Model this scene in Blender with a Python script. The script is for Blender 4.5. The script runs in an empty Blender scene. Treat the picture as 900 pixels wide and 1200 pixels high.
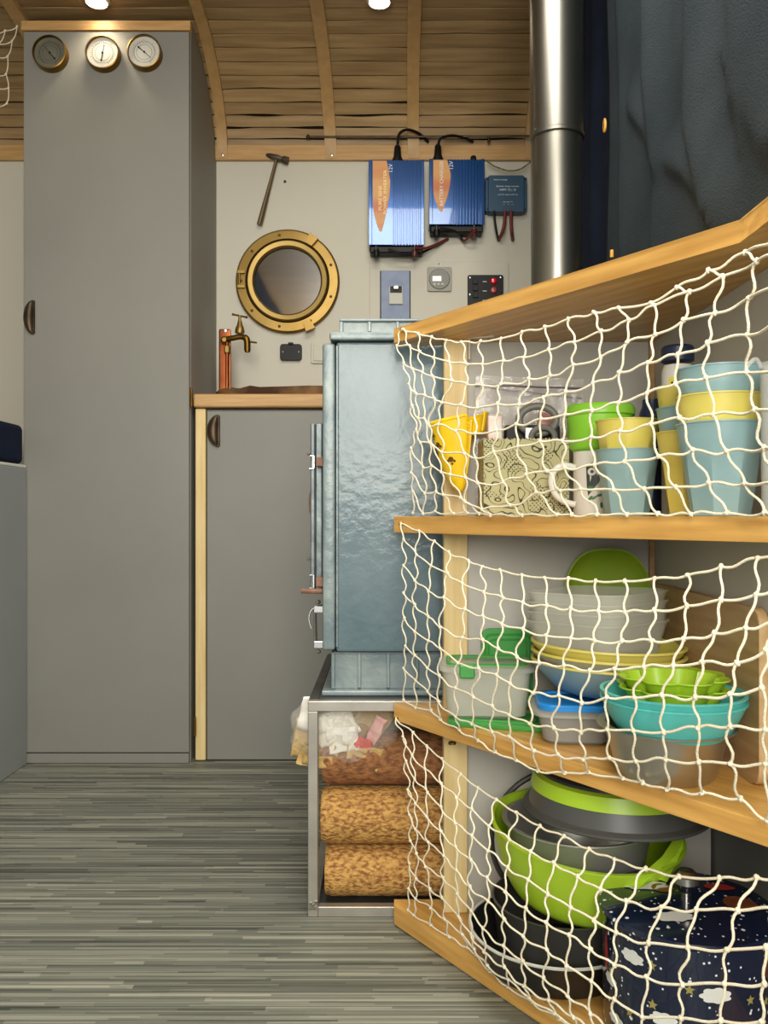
import bpy, bmesh, math, random
from mathutils import Vector, Matrix, Euler, noise as mnoise

R = random.Random(7)
PI = math.pi
sc = bpy.context.scene
col = sc.collection

# ------------------------------------------------------------------ camera, world, lights, exposure
F = 1000.0                                  # focal length in pixels of the 900x1200 frame
HC = 0.65                                   # camera height
cd = bpy.data.cameras.new('camera')
cam = bpy.data.objects.new('camera', cd)
col.objects.link(cam)
cam.location = (0, 0, HC)
cam.rotation_euler = (PI / 2, 0, 0)
cd.sensor_fit = 'VERTICAL'
cd.sensor_height = 36.0
cd.lens = F / 1200 * 36.0
cd.shift_y = 5 / 1200
cd.clip_start = 0.02
sc.camera = cam

sc.view_settings.view_transform = 'Standard'
sc.view_settings.look = 'None'
sc.view_settings.gamma = 1
sc.view_settings.use_curve_mapping = False
sc.view_settings.exposure = 0.15

w = bpy.data.worlds.new('world')
sc.world = w
w.use_nodes = True
w.node_tree.nodes['Background'].inputs[0].default_value = (0.80, 0.90, 1.0, 1)
w.node_tree.nodes['Background'].inputs[1].default_value = 1.5


def lamp(name, kind, loc, rot, energy, color, **kw):
    d = bpy.data.lights.new(name, kind)
    d.energy = energy
    d.color = color
    for k, v in kw.items():
        setattr(d, k, v)
    o = bpy.data.objects.new(name, d)
    col.objects.link(o)
    o.location = loc
    o.rotation_euler = rot
    return o


# daylight through the open rear doorway and the roof hatch
lamp('doorway_daylight', 'AREA', (-0.035, -1.16, 1.33), (PI / 2, 0, 0), 54, (1.0, 0.965, 0.86), shape='RECTANGLE', size=0.9, size_y=1.2)
lamp('roof_hatch_daylight', 'AREA', (0.02, 0.92, 2.05), (0, 0, 0), 22, (1.0, 0.975, 0.88), shape='RECTANGLE', size=0.58, size_y=0.93)


# ------------------------------------------------------------------ helpers
def lin(h):
    h = h.lstrip('#')
    out = []
    for i in (0, 2, 4):
        c = int(h[i:i + 2], 16) / 255
        out.append(c / 12.92 if c <= 0.04045 else ((c + 0.055) / 1.055) ** 2.4)
    return (*out, 1)


def at(px, py, s):
    """pixel of the photograph at a depth given as pixels per metre -> point"""
    return Vector(((px - 450) / s, F / s, HC - (py - 605) / s))


MATS = {}


def M(name, c1, c2=None, rough=.5, metal=0, scale=8, stretch=(1, 1, 1), bump=0, bscale=None, alpha=1, coat=0,
      detail=4, lo=.35, hi=.65, rot=0, rand=0, emit=0, spec=.5, trans=0):
    if name in MATS:
        return MATS[name]
    m = bpy.data.materials.new(name)
    m.use_nodes = True
    nt = m.node_tree
    b = nt.nodes['Principled BSDF']
    b.inputs['Base Color'].default_value = lin(c1)
    b.inputs['Roughness'].default_value = rough
    b.inputs['Metallic'].default_value = metal
    b.inputs['Alpha'].default_value = alpha
    b.inputs['Coat Weight'].default_value = coat
    b.inputs['Specular IOR Level'].default_value = spec
    b.inputs['Transmission Weight'].default_value = trans
    if emit:
        b.inputs['Emission Color'].default_value = lin(c1)
        b.inputs['Emission Strength'].default_value = emit
    nz = None
    if c2 or bump:
        tc = nt.nodes.new('ShaderNodeTexCoord')
        mp = nt.nodes.new('ShaderNodeMapping')
        mp.inputs['Scale'].default_value = stretch
        mp.inputs['Rotation'].default_value = (0, 0, rot)
        if rot:                        # rotate first, then stretch
            m0 = nt.nodes.new('ShaderNodeMapping')
            m0.inputs['Rotation'].default_value = (0, 0, rot)
            mp.inputs['Rotation'].default_value = (0, 0, 0)
            nt.links.new(tc.outputs['Object'], m0.inputs[0])
            nt.links.new(m0.outputs[0], mp.inputs[0])
        else:
            nt.links.new(tc.outputs['Object'], mp.inputs[0])
        vec = mp.outputs[0]
        if rand:
            oi = nt.nodes.new('ShaderNodeObjectInfo')
            ad = nt.nodes.new('ShaderNodeVectorMath')
            ad.operation = 'MULTIPLY_ADD'
            ad.inputs[1].default_value = (37, 53, 71)
            nt.links.new(oi.outputs['Random'], ad.inputs[0])
            nt.links.new(vec, ad.inputs[2])
            vec = ad.outputs[0]
        nz = nt.nodes.new('ShaderNodeTexNoise')
        nz.inputs['Scale'].default_value = scale
        nz.inputs['Detail'].default_value = detail
        nt.links.new(vec, nz.inputs['Vector'])
    if c2:
        rp = nt.nodes.new('ShaderNodeValToRGB')
        rp.color_ramp.elements[0].position = lo
        rp.color_ramp.elements[0].color = lin(c1)
        rp.color_ramp.elements[1].position = hi
        rp.color_ramp.elements[1].color = lin(c2)
        nt.links.new(nz.outputs[0], rp.inputs[0])
        out = rp.outputs[0]
        if rand:
            hs = nt.nodes.new('ShaderNodeHueSaturation')
            mr = nt.nodes.new('ShaderNodeMapRange')
            mr.inputs[3].default_value = 1 - rand
            mr.inputs[4].default_value = 1 + rand
            nt.links.new(oi.outputs['Random'], mr.inputs[0])
            nt.links.new(mr.outputs[0], hs.inputs['Value'])
            nt.links.new(out, hs.inputs['Color'])
            out = hs.outputs[0]
        nt.links.new(out, b.inputs['Base Color'])
    if bump:
        n2 = nz
        if bscale:
            n2 = nt.nodes.new('ShaderNodeTexNoise')
            n2.inputs['Scale'].default_value = bscale
            n2.inputs['Detail'].default_value = 3
            nt.links.new(vec, n2.inputs['Vector'])
        bp = nt.nodes.new('ShaderNodeBump')
        bp.inputs['Strength'].default_value = bump
        bp.inputs['Distance'].default_value = .01
        nt.links.new(n2.outputs[0], bp.inputs['Height'])
        nt.links.new(bp.outputs[0], b.inputs['Normal'])
    MATS[name] = m
    return m


ORIG = {}


class MB:
    def __init__(s):
        s.bm = bmesh.new()
        s.wn = False

    def face(s, vs):
        try:
            return s.bm.faces.new(vs)
        except ValueError:
            return None

    def box(s, x0, x1, y0, y1, z0, z1, bev=0, seg=1):
        vs = [s.bm.verts.new((x, y, z)) for z in (z0, z1) for y in (y0, y1) for x in (x0, x1)]
        fs = [s.face([vs[i] for i in q]) for q in ((0, 2, 3, 1), (4, 5, 7, 6), (0, 1, 5, 4), (2, 6, 7, 3), (0, 4, 6, 2), (1, 3, 7, 5))]
        if bev:
            s.wn = True
            es = list({e for f in fs for e in f.edges})
            bmesh.ops.bevel(s.bm, geom=es, offset=bev, segments=seg, affect='EDGES', profile=.5)
        return s

    def loft(s, rings, close=True, cap0=False, cap1=False):
        rv = [[s.bm.verts.new(p) for p in r] for r in rings]
        n = len(rv[0])
        for a, b in zip(rv, rv[1:]):
            for i in range(n if close else n - 1):
                j = (i + 1) % n
                s.face((a[i], a[j], b[j], b[i]))
        if cap0:
            s.face(rv[0][::-1])
        if cap1:
            s.face(rv[-1])
        return s

    def lathe(s, prof, c=(0, 0, 0), seg=32, axis='z', sq=(1, 1), fn=None, cap=True):
        rings = []
        for r, z in prof:
            ring = []
            for i in range(seg):
                a = 2 * PI * i / seg
                rr = r * (fn(a, z) if fn else 1)
                u, v = rr * math.cos(a) * sq[0], rr * math.sin(a) * sq[1]
                p = (u, v, z) if axis == 'z' else ((u, -z, v) if axis == 'y' else (z, u, v))
                ring.append(Vector(p) + Vector(c))
            rings.append(ring)
        return s.loft(rings, cap0=cap and prof[0][0] > 0, cap1=cap and prof[-1][0] > 0)

    def tube(s, pts, r, seg=8, closed=False, caps=True):
        pts = [Vector(p) for p in pts]
        n = len(pts)
        rings = []
        prev = None
        for i, p in enumerate(pts):
            if closed:
                t = pts[(i + 1) % n] - pts[i - 1]
            else:
                t = pts[min(i + 1, n - 1)] - pts[max(i - 1, 0)]
            if t.length < 1e-9:
                t = Vector((0, 0, 1))
            t.normalize()
            if prev is None:
                up = Vector((0, 0, 1)) if abs(t.z) < .9 else Vector((1, 0, 0))
            else:
                up = prev
            nrm = (up - t * up.dot(t))
            if nrm.length < 1e-6:
                nrm = t.orthogonal()
            nrm.normalize()
            bi = t.cross(nrm)
            prev = nrm
            rr = r[i] if isinstance(r, (list, tuple)) else r
            rings.append([p + (nrm * math.cos(2 * PI * k / seg) + bi * math.sin(2 * PI * k / seg)) * rr for k in range(seg)])
        if closed:
            rings.append(rings[0])
        return s.loft(rings, cap0=caps and not closed, cap1=caps and not closed)

    def prism(s, poly, z0, z1, bev=0, axis='z'):
        def P(u, v, w_):
            return (u, v, w_) if axis == 'z' else ((u, w_, v) if axis == 'y' else (w_, u, v))
        a = [s.bm.verts.new(P(u, v, z0)) for u, v in poly]
        b = [s.bm.verts.new(P(u, v, z1)) for u, v in poly]
        n = len(poly)
        fs = [s.face(a[::-1]), s.face(b)]
        for i in range(n):
            j = (i + 1) % n
            fs.append(s.face((a[i], a[j], b[j], b[i])))
        if bev:
            s.wn = True
            es = [e for f in fs[:2] if f for e in f.edges]
            bmesh.ops.bevel(s.bm, geom=es, offset=bev, segments=2, affect='EDGES', profile=.5)
        return s

    def grid(s, fn, nu, nv, thick=0):
        v = [[s.bm.verts.new(fn(i / nu, j / nv)) for i in range(nu + 1)] for j in range(nv + 1)]
        for j in range(nv):
            for i in range(nu):
                s.face((v[j][i], v[j][i + 1], v[j + 1][i + 1], v[j + 1][i]))
        return s

    def ball(s, c, r, seg=8, sq=(1, 1, 1), rot=None):
        mat = Matrix.Translation(c) @ (rot.to_matrix().to_4x4() if rot else Matrix()) @ Matrix.Diagonal((*sq, 1))
        bmesh.ops.create_uvsphere(s.bm, u_segments=seg, v_segments=max(4, seg // 2 + 1), radius=r, matrix=mat)
        return s

    def build(s, name, mat, parent=None, world=True, kind=None, label=None, angle=35, solid=0, recalc=True):
        if recalc:
            bmesh.ops.recalc_face_normals(s.bm, faces=s.bm.faces)
        o_ = ORIG.get(parent.name, Vector()) if parent and world else Vector()
        if o_.length:
            bmesh.ops.translate(s.bm, verts=s.bm.verts, vec=-o_)
        me = bpy.data.meshes.new(name)
        s.bm.to_mesh(me)
        s.bm.free()
        me.materials.append(mat)
        me.shade_smooth()
        me.set_sharp_from_angle(angle=math.radians(angle))
        o = bpy.data.objects.new(name, me)
        col.objects.link(o)
        if parent:
            o.parent = parent
            ORIG[o.name] = ORIG.get(parent.name, Vector())
        if kind:
            o['kind'] = kind
        if label:
            o['label'] = label
        if s.wn:
            md = o.modifiers.new('weighted', 'WEIGHTED_NORMAL')
            md.keep_sharp = True
        if solid:
            md = o.modifiers.new('solidify', 'SOLIDIFY')
            md.thickness = solid
            md.offset = 0
        return o


def thing(name, label, cat, loc=(0, 0, 0), rot=(0, 0, 0), group=None):
    o = bpy.data.objects.new(name, None)
    o.empty_display_size = .03
    col.objects.link(o)
    o.location = loc
    o.rotation_euler = rot
    o['label'] = label
    o['category'] = cat
    if group:
        o['group'] = group
    ORIG[o.name] = Vector(loc)
    return o


def tag(o, label, cat, group=None):
    o['label'] = label
    o['category'] = cat
    if group:
        o['group'] = group
    return o


def dup(root, loc, label, rot=None):
    r = root.copy()
    col.objects.link(r)
    r.location = loc
    r['label'] = label
    if rot:
        r.rotation_euler = rot
    for ch in root.children:
        c = ch.copy()
        col.objects.link(c)
        c.parent = r
        for g in ch.children:
            d = g.copy()
            col.objects.link(d)
            d.parent = c
    return r


def text(name, body, size, loc, rot, mat, parent, align='CENTER', squeeze=1.0):
    cu = bpy.data.curves.new('lettering', 'FONT')
    cu.body = body
    cu.size = size
    cu.align_x = align
    cu.align_y = 'CENTER'
    cu.extrude = .0002
    cu.resolution_u = 2
    t = bpy.data.objects.new('lettering_source', cu)
    col.objects.link(t)
    bpy.context.view_layer.update()
    me = bpy.data.meshes.new_from_object(t)
    bpy.data.objects.remove(t)
    me.transform(Matrix.Translation(Vector(loc) - ORIG.get(parent.name, Vector())) @ Euler(rot).to_matrix().to_4x4() @ Matrix.Diagonal((squeeze, 1, 1, 1)))
    me.materials.clear()
    me.materials.append(mat)
    o = bpy.data.objects.new(name, me)
    col.objects.link(o)
    o.parent = parent
    return o


def curve(pts, n=6):
    """Catmull-Rom through points"""
    P = [Vector(p) for p in pts]
    out = []
    for i in range(len(P) - 1):
        p0, p1, p2, p3 = P[max(i - 1, 0)], P[i], P[i + 1], P[min(i + 2, len(P) - 1)]
        for k in range(n):
            t = k / n
            out.append(.5 * ((2 * p1) + (p2 - p0) * t + (2 * p0 - 5 * p1 + 4 * p2 - p3) * t * t + (3 * p1 - p0 - 3 * p2 + p3) * t ** 3))
    out.append(P[-1])
    return out


def rrect(hx, hy, rad, n=5, c=(0, 0)):
    out = []
    for sx, sy, a0 in ((1, 1, 0), (-1, 1, PI / 2), (-1, -1, PI), (1, -1, 1.5 * PI)):
        for k in range(n + 1):
            a = a0 + PI / 2 * k / n
            out.append((c[0] + sx * (hx - rad) + rad * math.cos(a), c[1] + sy * (hy - rad) + rad * math.sin(a)))
    return out


# ------------------------------------------------------------------ materials
def wood_mat(name, c1, c2, stretch, scale, rough=.5, rot=0, rand=0, knots=0, coat=0):
    return M(name, c1, c2, rough=rough, scale=scale, stretch=stretch, bump=.06, detail=6, lo=.3, hi=.72, rot=rot, rand=rand, coat=coat)


EDGE = math.atan2(1, -.689)                 # direction of the shelf front edges
m_shelf = wood_mat('shelf_pine', '#b98742', '#e2b060', (3, 40, 40), 2.0, .38, rot=-EDGE, coat=.15)
m_post = wood_mat('pale_pine', '#d3b678', '#e3cb96', (40, 40, 3), 2.0, .55)
m_trimwood = wood_mat('trim_pine', '#b08652', '#c79f69', (4, 50, 50), 2.0, .5)
m_plank = wood_mat('plank_pine', '#8a6d46', '#b09266', (2, 22, 22), 2.2, .55, rand=.12)
m_rib = wood_mat('rib_pine', '#ab8652', '#bb9561', (25, 25, 25), 1.5, .5)
m_ceilback = M('ceiling_backing', '#241a12', rough=.9)
m_cab = M('grey_paint', '#7e7c75', '#83817a', rough=.55, scale=3, bump=.02, bscale=60)
m_panel = M('shelf_panel_paint', '#b6b2aa', '#bcb8b0', rough=.6, scale=3)
m_cab2 = M('grey_panel', '#8b8b89', rough=.6)
m_wall = M('cream_wall', '#c4bfb0', '#c8c3b4', rough=.6, scale=2)
m_navy = M('navy_cloth', '#1b2233', '#20283a', rough=.95, scale=12, bump=.1, bscale=300, spec=.1)
m_curtain = M('slate_cloth', '#293034', '#32393d', rough=.95, scale=5, bump=.25, bscale=350, spec=.1)
m_brass = M('brass', '#947843', '#a48850', rough=.5, metal=1, scale=9)
m_brassdk = M('dark_brass', '#6b4d20', '#8a6a30', rough=.4, metal=1, scale=15)
m_copper = M('copper', '#8a4a2c', '#a5603c', rough=.35, metal=1, scale=12)
m_bronze = M('bronze', '#3a3028', '#5a4a3a', rough=.45, metal=.8, scale=25)
m_steel = M('steel', '#b4b2ac', '#c6c4be', rough=.26, metal=1, scale=4)
m_flue = M('flue_steel', '#7f7d76', '#94928a', rough=.33, metal=1, scale=6, stretch=(1, 1, .3))
m_alu = M('raw_steel_tube', '#a39d94', '#b5afa5', rough=.42, metal=.85, scale=14)
m_dark = M('black_plastic', '#101011', rough=.5, spec=.3)
m_enamel = M('stove_enamel', '#52666d', '#6f7e83', rough=.17, scale=6, detail=7, bump=.10, bscale=60, spec=.27, lo=.3, hi=.7)
m_enamel2 = M('stove_casting', '#5c6d74', '#84908f', rough=.32, scale=14, detail=6, bump=.15, bscale=60)
m_rust = M('rusty_iron', '#6b4636', '#8a6450', rough=.7, scale=40)
m_cord = M('cotton_cord', '#e4d9bd', '#efe6cf', rough=.9, scale=90, bump=.3, bscale=500, spec=.15)
m_white = M('white_plastic', '#d9d7cf', rough=.4)
m_blueinv = M('blue_anodised', '#0f4684', rough=.2, metal=.35, coat=.6)
m_blueold = M('teal_blue_case', '#1d4763', rough=.45)
m_orange = M('orange_print', '#c06a36', '#d9a862', rough=.4, scale=1.4, stretch=(1, 1, 9))
m_letter = M('white_print', '#dfe3e6', rough=.5)
m_yletter = M('yellow_print', '#fae9a8', rough=.5)
m_bluegrey = M('breaker_grey_blue', '#7783a0', '#828eaa', rough=.5, scale=30)
m_red = M('red_lens', '#d8142c', rough=.25, coat=.5)
m_redcab = M('red_cable', '#6a2420', rough=.5)


def floor_material():
    """woven strip vinyl: rows of thin strips, every row shifted and every strip toned at random"""
    m = bpy.data.materials.new('strip_vinyl')
    m.use_nodes = True
    nt = m.node_tree
    b = nt.nodes['Principled BSDF']
    tc = nt.nodes.new('ShaderNodeTexCoord')
    sep = nt.nodes.new('ShaderNodeSeparateXYZ')
    nt.links.new(tc.outputs['Object'], sep.inputs[0])

    def mth(op, a, b_=None, c=None):
        n = nt.nodes.new('ShaderNodeMath')
        n.operation = op
        for k, v in enumerate((a, b_, c)):
            if v is None:
                continue
            if isinstance(v, (int, float)):
                n.inputs[k].default_value = v
            else:
                nt.links.new(v, n.inputs[k])
        return n.outputs[0]

    def strips(h, length, seed):
        v = mth('MULTIPLY_ADD', sep.outputs[1], 1 / h, 500 + seed)
        row = mth('FLOOR', v)
        w1 = nt.nodes.new('ShaderNodeTexWhiteNoise')
        w1.noise_dimensions = '1D'
        nt.links.new(row, w1.inputs['W'])
        u = mth('MULTIPLY_ADD', sep.outputs[0], 1 / length, mth('MULTIPLY', w1.outputs['Value'], 40.0))
        cell = mth('FLOOR', u)
        cx = nt.nodes.new('ShaderNodeCombineXYZ')
        nt.links.new(cell, cx.inputs[0])
        nt.links.new(row, cx.inputs[1])
        w2 = nt.nodes.new('ShaderNodeTexWhiteNoise')
        w2.noise_dimensions = '2D'
        nt.links.new(cx.outputs[0], w2.inputs['Vector'])
        joint = mth('MULTIPLY', mth('LESS_THAN', mth('FRACT', v), .16), mth('GREATER_THAN', w2.outputs['Value'], .45))
        return w2.outputs['Value'], joint
    v1, j1 = strips(.0105, .42, 3.3)
    v2, j2 = strips(.0042, .22, 7.7)
    mp = nt.nodes.new('ShaderNodeMapping')
    mp.inputs['Scale'].default_value = (3, 160, 1)
    nt.links.new(tc.outputs['Object'], mp.inputs[0])
    nz = nt.nodes.new('ShaderNodeTexNoise')
    nz.inputs['Scale'].default_value = 2.5
    nz.inputs['Detail'].default_value = 5
    nt.links.new(mp.outputs[0], nz.inputs[0])
    val = mth('ADD', mth('ADD', mth('MULTIPLY', v1, .36), mth('MULTIPLY', v2, .30)), mth('MULTIPLY', nz.outputs[0], .40))
    val = mth('SUBTRACT', val, mth('MULTIPLY', j1, .26))
    val = mth('SUBTRACT', val, mth('MULTIPLY', j2, .08))
    rp = nt.nodes.new('ShaderNodeValToRGB')
    rp.color_ramp.elements[0].position = .16
    rp.color_ramp.elements[0].color = lin('#33362f')
    rp.color_ramp.elements[1].position = .86
    rp.color_ramp.elements[1].color = lin('#a6a594')
    e = rp.color_ramp.elements.new(.5)
    e.color = lin('#6f7166')
    nt.links.new(val, rp.inputs[0])
    nt.links.new(rp.outputs[0], b.inputs['Base Color'])
    b.inputs['Roughness'].default_value = .55
    bp = nt.nodes.new('ShaderNodeBump')
    bp.inputs['Strength'].default_value = .3
    bp.inputs['Distance'].default_value = .002
    nt.links.new(val, bp.inputs['Height'])
    nt.links.new(bp.outputs[0], b.inputs['Normal'])
    return m


m_floor = floor_material()

# ------------------------------------------------------------------ key planes
SC_CAB, SC_WALL, SC_BASE = 446.0, 384.0, 441.0
YC, YW, YB = F / SC_CAB, F / SC_WALL, F / SC_BASE      # cabinet face, back wall, base cabinet face
XL, XR, YREAR = -1.6, .52, -1.25
ZC = 1.986                                             # flat ceiling
AR, BR, ZA = .42, .25, 1.736                           # arch between back wall and ceiling


def arch(t, off=0):
    """point (Y, Z) on the arch; t in radians, off = distance towards the room"""
    y, z = YW - AR * (1 - math.cos(t)), ZA + BR * math.sin(t)
    n = Vector((-math.cos(t) / AR, -math.sin(t) / BR)).normalized()
    return y + n.x * off, z + n.y * off


# ------------------------------------------------------------------ structure
def struct(name, mb, mat, parent=None, **k):
    return mb.build(name, mat, parent, kind='structure', **k)


struct('floor', MB().box(XL, .56, YREAR, YW + .02, -.03, 0), m_floor)
struct('wall_back', MB().box(XL, .56, YW, YW + .04, 0, ZA + .01), m_wall)
struct('wall_left', MB().box(XL - .04, XL, YREAR, YW + .04, 0, 2.2), m_wall)
struct('wall_right', MB().box(XR, XR + .04, YREAR, YW + .04, 0, 2.2), m_cab2)
wr = MB()
wr.box(XL, -.55, YREAR - .04, YREAR, 0, 2.1).box(.35, XR, YREAR - .04, YREAR, 0, 2.1).box(-.55, .35, YREAR - .04, YREAR, 1.95, 2.1)
struct('wall_rear', wr, m_cab2)
# ceiling backing: arch + flat, with the roof hatch opening
pts = [arch(PI / 2 * i / 16, -.012) for i in range(17)]
cb = MB()
cb.loft([[(XL, y, z), (.56, y, z)] for y, z in pts], close=False)
yf = pts[-1][0]
zf = ZC + .012
for (x0, x1, y0, y1) in ((XL, .56, 1.4, yf), (XL, -.28, .45, 1.4), (.32, .56, .45, 1.4), (XL, .56, YREAR, .45)):
    cb.box(x0, x1, y0, y1, zf, zf + .01)
ceiling = struct('ceiling', cb, m_ceilback, recalc=False)
hf = MB()
for (x0, x1, y0, y1) in ((-.31, -.28, .42, 1.43), (.32, .35, .42, 1.43), (-.28, .32, .42, .45), (-.28, .32, 1.4, 1.43)):
    hf.box(x0, x1, y0, y1, zf - .02, zf + .09)
struct('window_1', hf, m_trimwood)

# planks of the arch and of the flat ceiling, bay by bay, each a board with uneven edges
bays = ((XL, -.969), (-.967, -.490), (-.488, -.168), (-.166, .084), (.086, .441), (.443, .555))
NP = 13


def plank(x0, x1, p0, p1, nrm, seg):
    mb = MB()
    d = Vector((0, p1[0] - p0[0], p1[1] - p0[1]))
    L = d.length
    d.normalize()
    n = Vector((0, nrm[0], nrm[1]))
    ring = []
    wob = R.uniform(0, 50)
    amp = .0034
    for i in range(seg + 1):
        x = x0 + (x1 - x0) * i / seg
        e0 = .0014 + max(0, amp * mnoise.noise(Vector((x * 7, wob, 0))) * 2)
        e1 = L - .0014 - max(0, amp * mnoise.noise(Vector((x * 7, wob + 9, 0))) * 2)
        cup = .002 * mnoise.noise(Vector((x * 4, wob + 3, 0)))
        base = Vector((x, p0[0], p0[1]))
        ring.append([base + d * e0 + n * (-.008), base + d * e0 + n * (.002 + cup), base + d * e1 + n * (.002 - cup), base + d * e1 + n * (-.008)])
    mb.loft(ring, cap0=True, cap1=True)
    return mb


for bi, (x0, x1) in enumerate(bays):
    seg = 10
    for i in range(NP):
        t0, t1 = PI / 2 * i / NP, PI / 2 * (i + 1) / NP
        tm = (t0 + t1) / 2
        n = Vector((-math.cos(tm) / AR, -math.sin(tm) / BR)).normalized()
        plank(x0, x1, arch(t0), arch(t1), n, seg).build('plank', m_plank, ceiling)
    yy = YW - AR
    for i in range(6):
        plank(x0, x1, (yy - .045 * i, ZC), (yy - .045 * (i + 1), ZC), (0, -1), seg).build('plank', m_plank, ceiling)
# plain boarding beyond the view
for (x0, x1, y0, y1) in ((XL, .56, 1.43, YW - AR - .27), (XL, -.31, .42, 1.43), (.35, .56, .42, 1.43), (XL, .56, YREAR, .42)):
    MB().box(x0, x1, y0, y1, ZC, ZC + .008).build('boarding', m_plank, ceiling)


def rib(x0, lean, wd=.035, mat=m_rib):
    ring = []
    N = 20
    for i in range(N + 3):
        if i <= N:
            t = PI / 2 * i / N
            (ya, za), (yb, zb) = arch(t, .002), arch(t, .016)
        else:
            k = (i - N) * .12
            ya, za, yb, zb = YW - AR - k, ZC - .002, YW - AR - k, ZC - .016
            t = PI / 2 + k * 2
        xx = x0 + lean * t / (PI / 2)
        ring.append([(xx - wd / 2, ya, za), (xx - wd / 2, yb, zb), (xx + wd / 2, yb, zb), (xx + wd / 2, ya, za)])
    return MB().loft(ring, cap0=True, cap1=True).build('rib', mat, ceiling)


rib(-.491, .006, .031)
rib(-.160, -.014)
rib(.0905, -.012)
rib(.442, 0, .03)
rib(-.968, 0)
# wooden rail at the foot of the planks
t1 = struct('trim_1', MB().box(XL, .46, YW - .014, YW, ZA - .004, ZA + .042, .0015), m_trimwood)
for px in (262, 389):
    MB().lathe([(0, .004), (.004, .003), (.0045, 0)], at(px, 184, SC_WALL) + Vector((0, -.0145, 0)), 10, 'y').build('screw', m_steel, t1)

# ------------------------------------------------------------------ ceiling spotlights
def ceiling_spot(x, y, label, watt):
    t = thing('ceiling_spotlight', label, 'spotlight', (x, y, ZC - .002), group='small round ceiling spotlights')
    MB().lathe([(.036, 0), (.036, -.006), (.030, -.010), (.027, -.010), (.027, 0)], (x, y, ZC - .004), 24).build('rim', m_steel, t)
    MB().lathe([(0, -.009), (.027, -.009), (.027, -.006), (0, -.006)], (x, y, ZC - .002), 24).build('lens', M('lit_lens', '#fff3d6', emit=14), t)
    lamp('spot_light', 'SPOT', (x, y, ZC - .02), (0, 0, 0), watt, (1.0, .86, .62), spot_size=2.3, spot_blend=.7, shadow_soft_size=.04)
    return t


ceiling_spot(-.74, F / 455, 'lit ceiling spotlight above the dial gauges of the tall cabinet', 3.2)
ceiling_spot(-.012, F / 455, 'lit ceiling spotlight in the middle of the planked ceiling', 2)

# ------------------------------------------------------------------ bench at far left with dark cushion
XB = -.937
m_bench = M('bench_grey', '#8f9393', '#949898', rough=.6, scale=3)
bench = thing('bench', 'grey painted bench base at the left edge beside the tall cabinet', 'bench', (XB, 1.5, 0))
MB().box(XL + .002, XB, -.3, YC - .004, 0, .775, .002).build('base', m_bench, bench)
MB().box(XL + .002, XB - .001, -.3, YC - .004, .7755, .784, .002).build('edge_strip', m_white, bench)
cush = MB()
cush.box(XL + .01, XB - .004, -.28, YC - .01, .785, .888, .015, 3)
tag(cush.build('cushion', m_navy), 'dark navy cushion lying on the grey bench', 'cushion')

# ------------------------------------------------------------------ tall cabinet
cx0, cx1 = (27 - 450) / SC_CAB, (222 - 450) / SC_CAB
cab = thing('tall_cabinet', 'tall narrow grey cabinet with bronze pull, reaching the ceiling', 'cabinet', ((cx0 + cx1) / 2, YC, 0))
prof = [(YC + .018, 0), (YW - .001, 0), (YW - .001, ZA - .006)]
for i in range(0, 18):
    t = PI / 2 * i / 17
    y, z = arch(t, .018)
    if y <= YW - .016 and y >= YC + .02:
        prof.append((y, z))
prof.append((YC + .018, arch(PI / 2 * .95, .02)[1] - .005))
body = MB().prism(prof, cx0, cx1, axis='x').build('carcass', m_cab, cab)
zb = HC + (605 - 36) / SC_CAB
MB().box(cx0 + .001, cx1 - .001, YC, YC + .0175, .029, zb - .002, .0015).build('door', m_cab, cab)
door = [c for c in cab.children if c.name.startswith('door')][0]
MB().box(cx0 + .002, cx1 - .002, YC + .001, YC + .0175, .001, .026, .001).build('plinth', m_cab, cab)
MB().box(cx0 - .004, cx1 + .003, YC - .004, YC + .0175, zb, zb + .025, .001).build('top_trim', m_trimwood, cab)


def cup_pull(x, z, y, parent, hgt=.085, wid=.032, flip=1):
    mb = MB()
    rings = []
    n = 14
    for i in range(n + 1):
        a = -PI / 2 + PI * i / n
        zz = z + math.sin(a) * hgt / 2
        hw = wid * math.cos(a)
        ring = []
        for k in range(7):
            b_ = PI * k / 6
            ring.append((x + flip * (hw * .55 * (1 - math.cos(b_))), y - max(.0015, math.sin(b_) * .014 * math.cos(a) ** .5 if math.cos(a) > 0 else 0) * 1.0, zz))
        rings.append(ring)
    mb.loft(rings, close=False)
    mb.tube([(x + flip * (wid * 1.1 * .9 * math.cos(-PI / 2 + PI * i / n)), y - .004, z + math.sin(-PI / 2 + PI * i / n) * hgt / 2) for i in range(n + 1)], .0028, 6)
    mb.tube([(x, y - .003, z - hgt / 2), (x, y - .003, z + hgt / 2)], .003, 6)
    return mb.build('handle', m_bronze, parent, solid=.0015)


cup_pull((40 - 450) / SC_CAB, HC + (605 - 372) / SC_CAB, YC, door, .084, .024, -1)
for (hx, hy) in ((222, 465), (226, 852)):
    p = at(hx, hy, SC_CAB)
    MB().tube([p + Vector((.004, .004, -.025)), p + Vector((.004, .004, .025))], .0035, 8).build('hinge', m_brassdk, cab)

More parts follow.
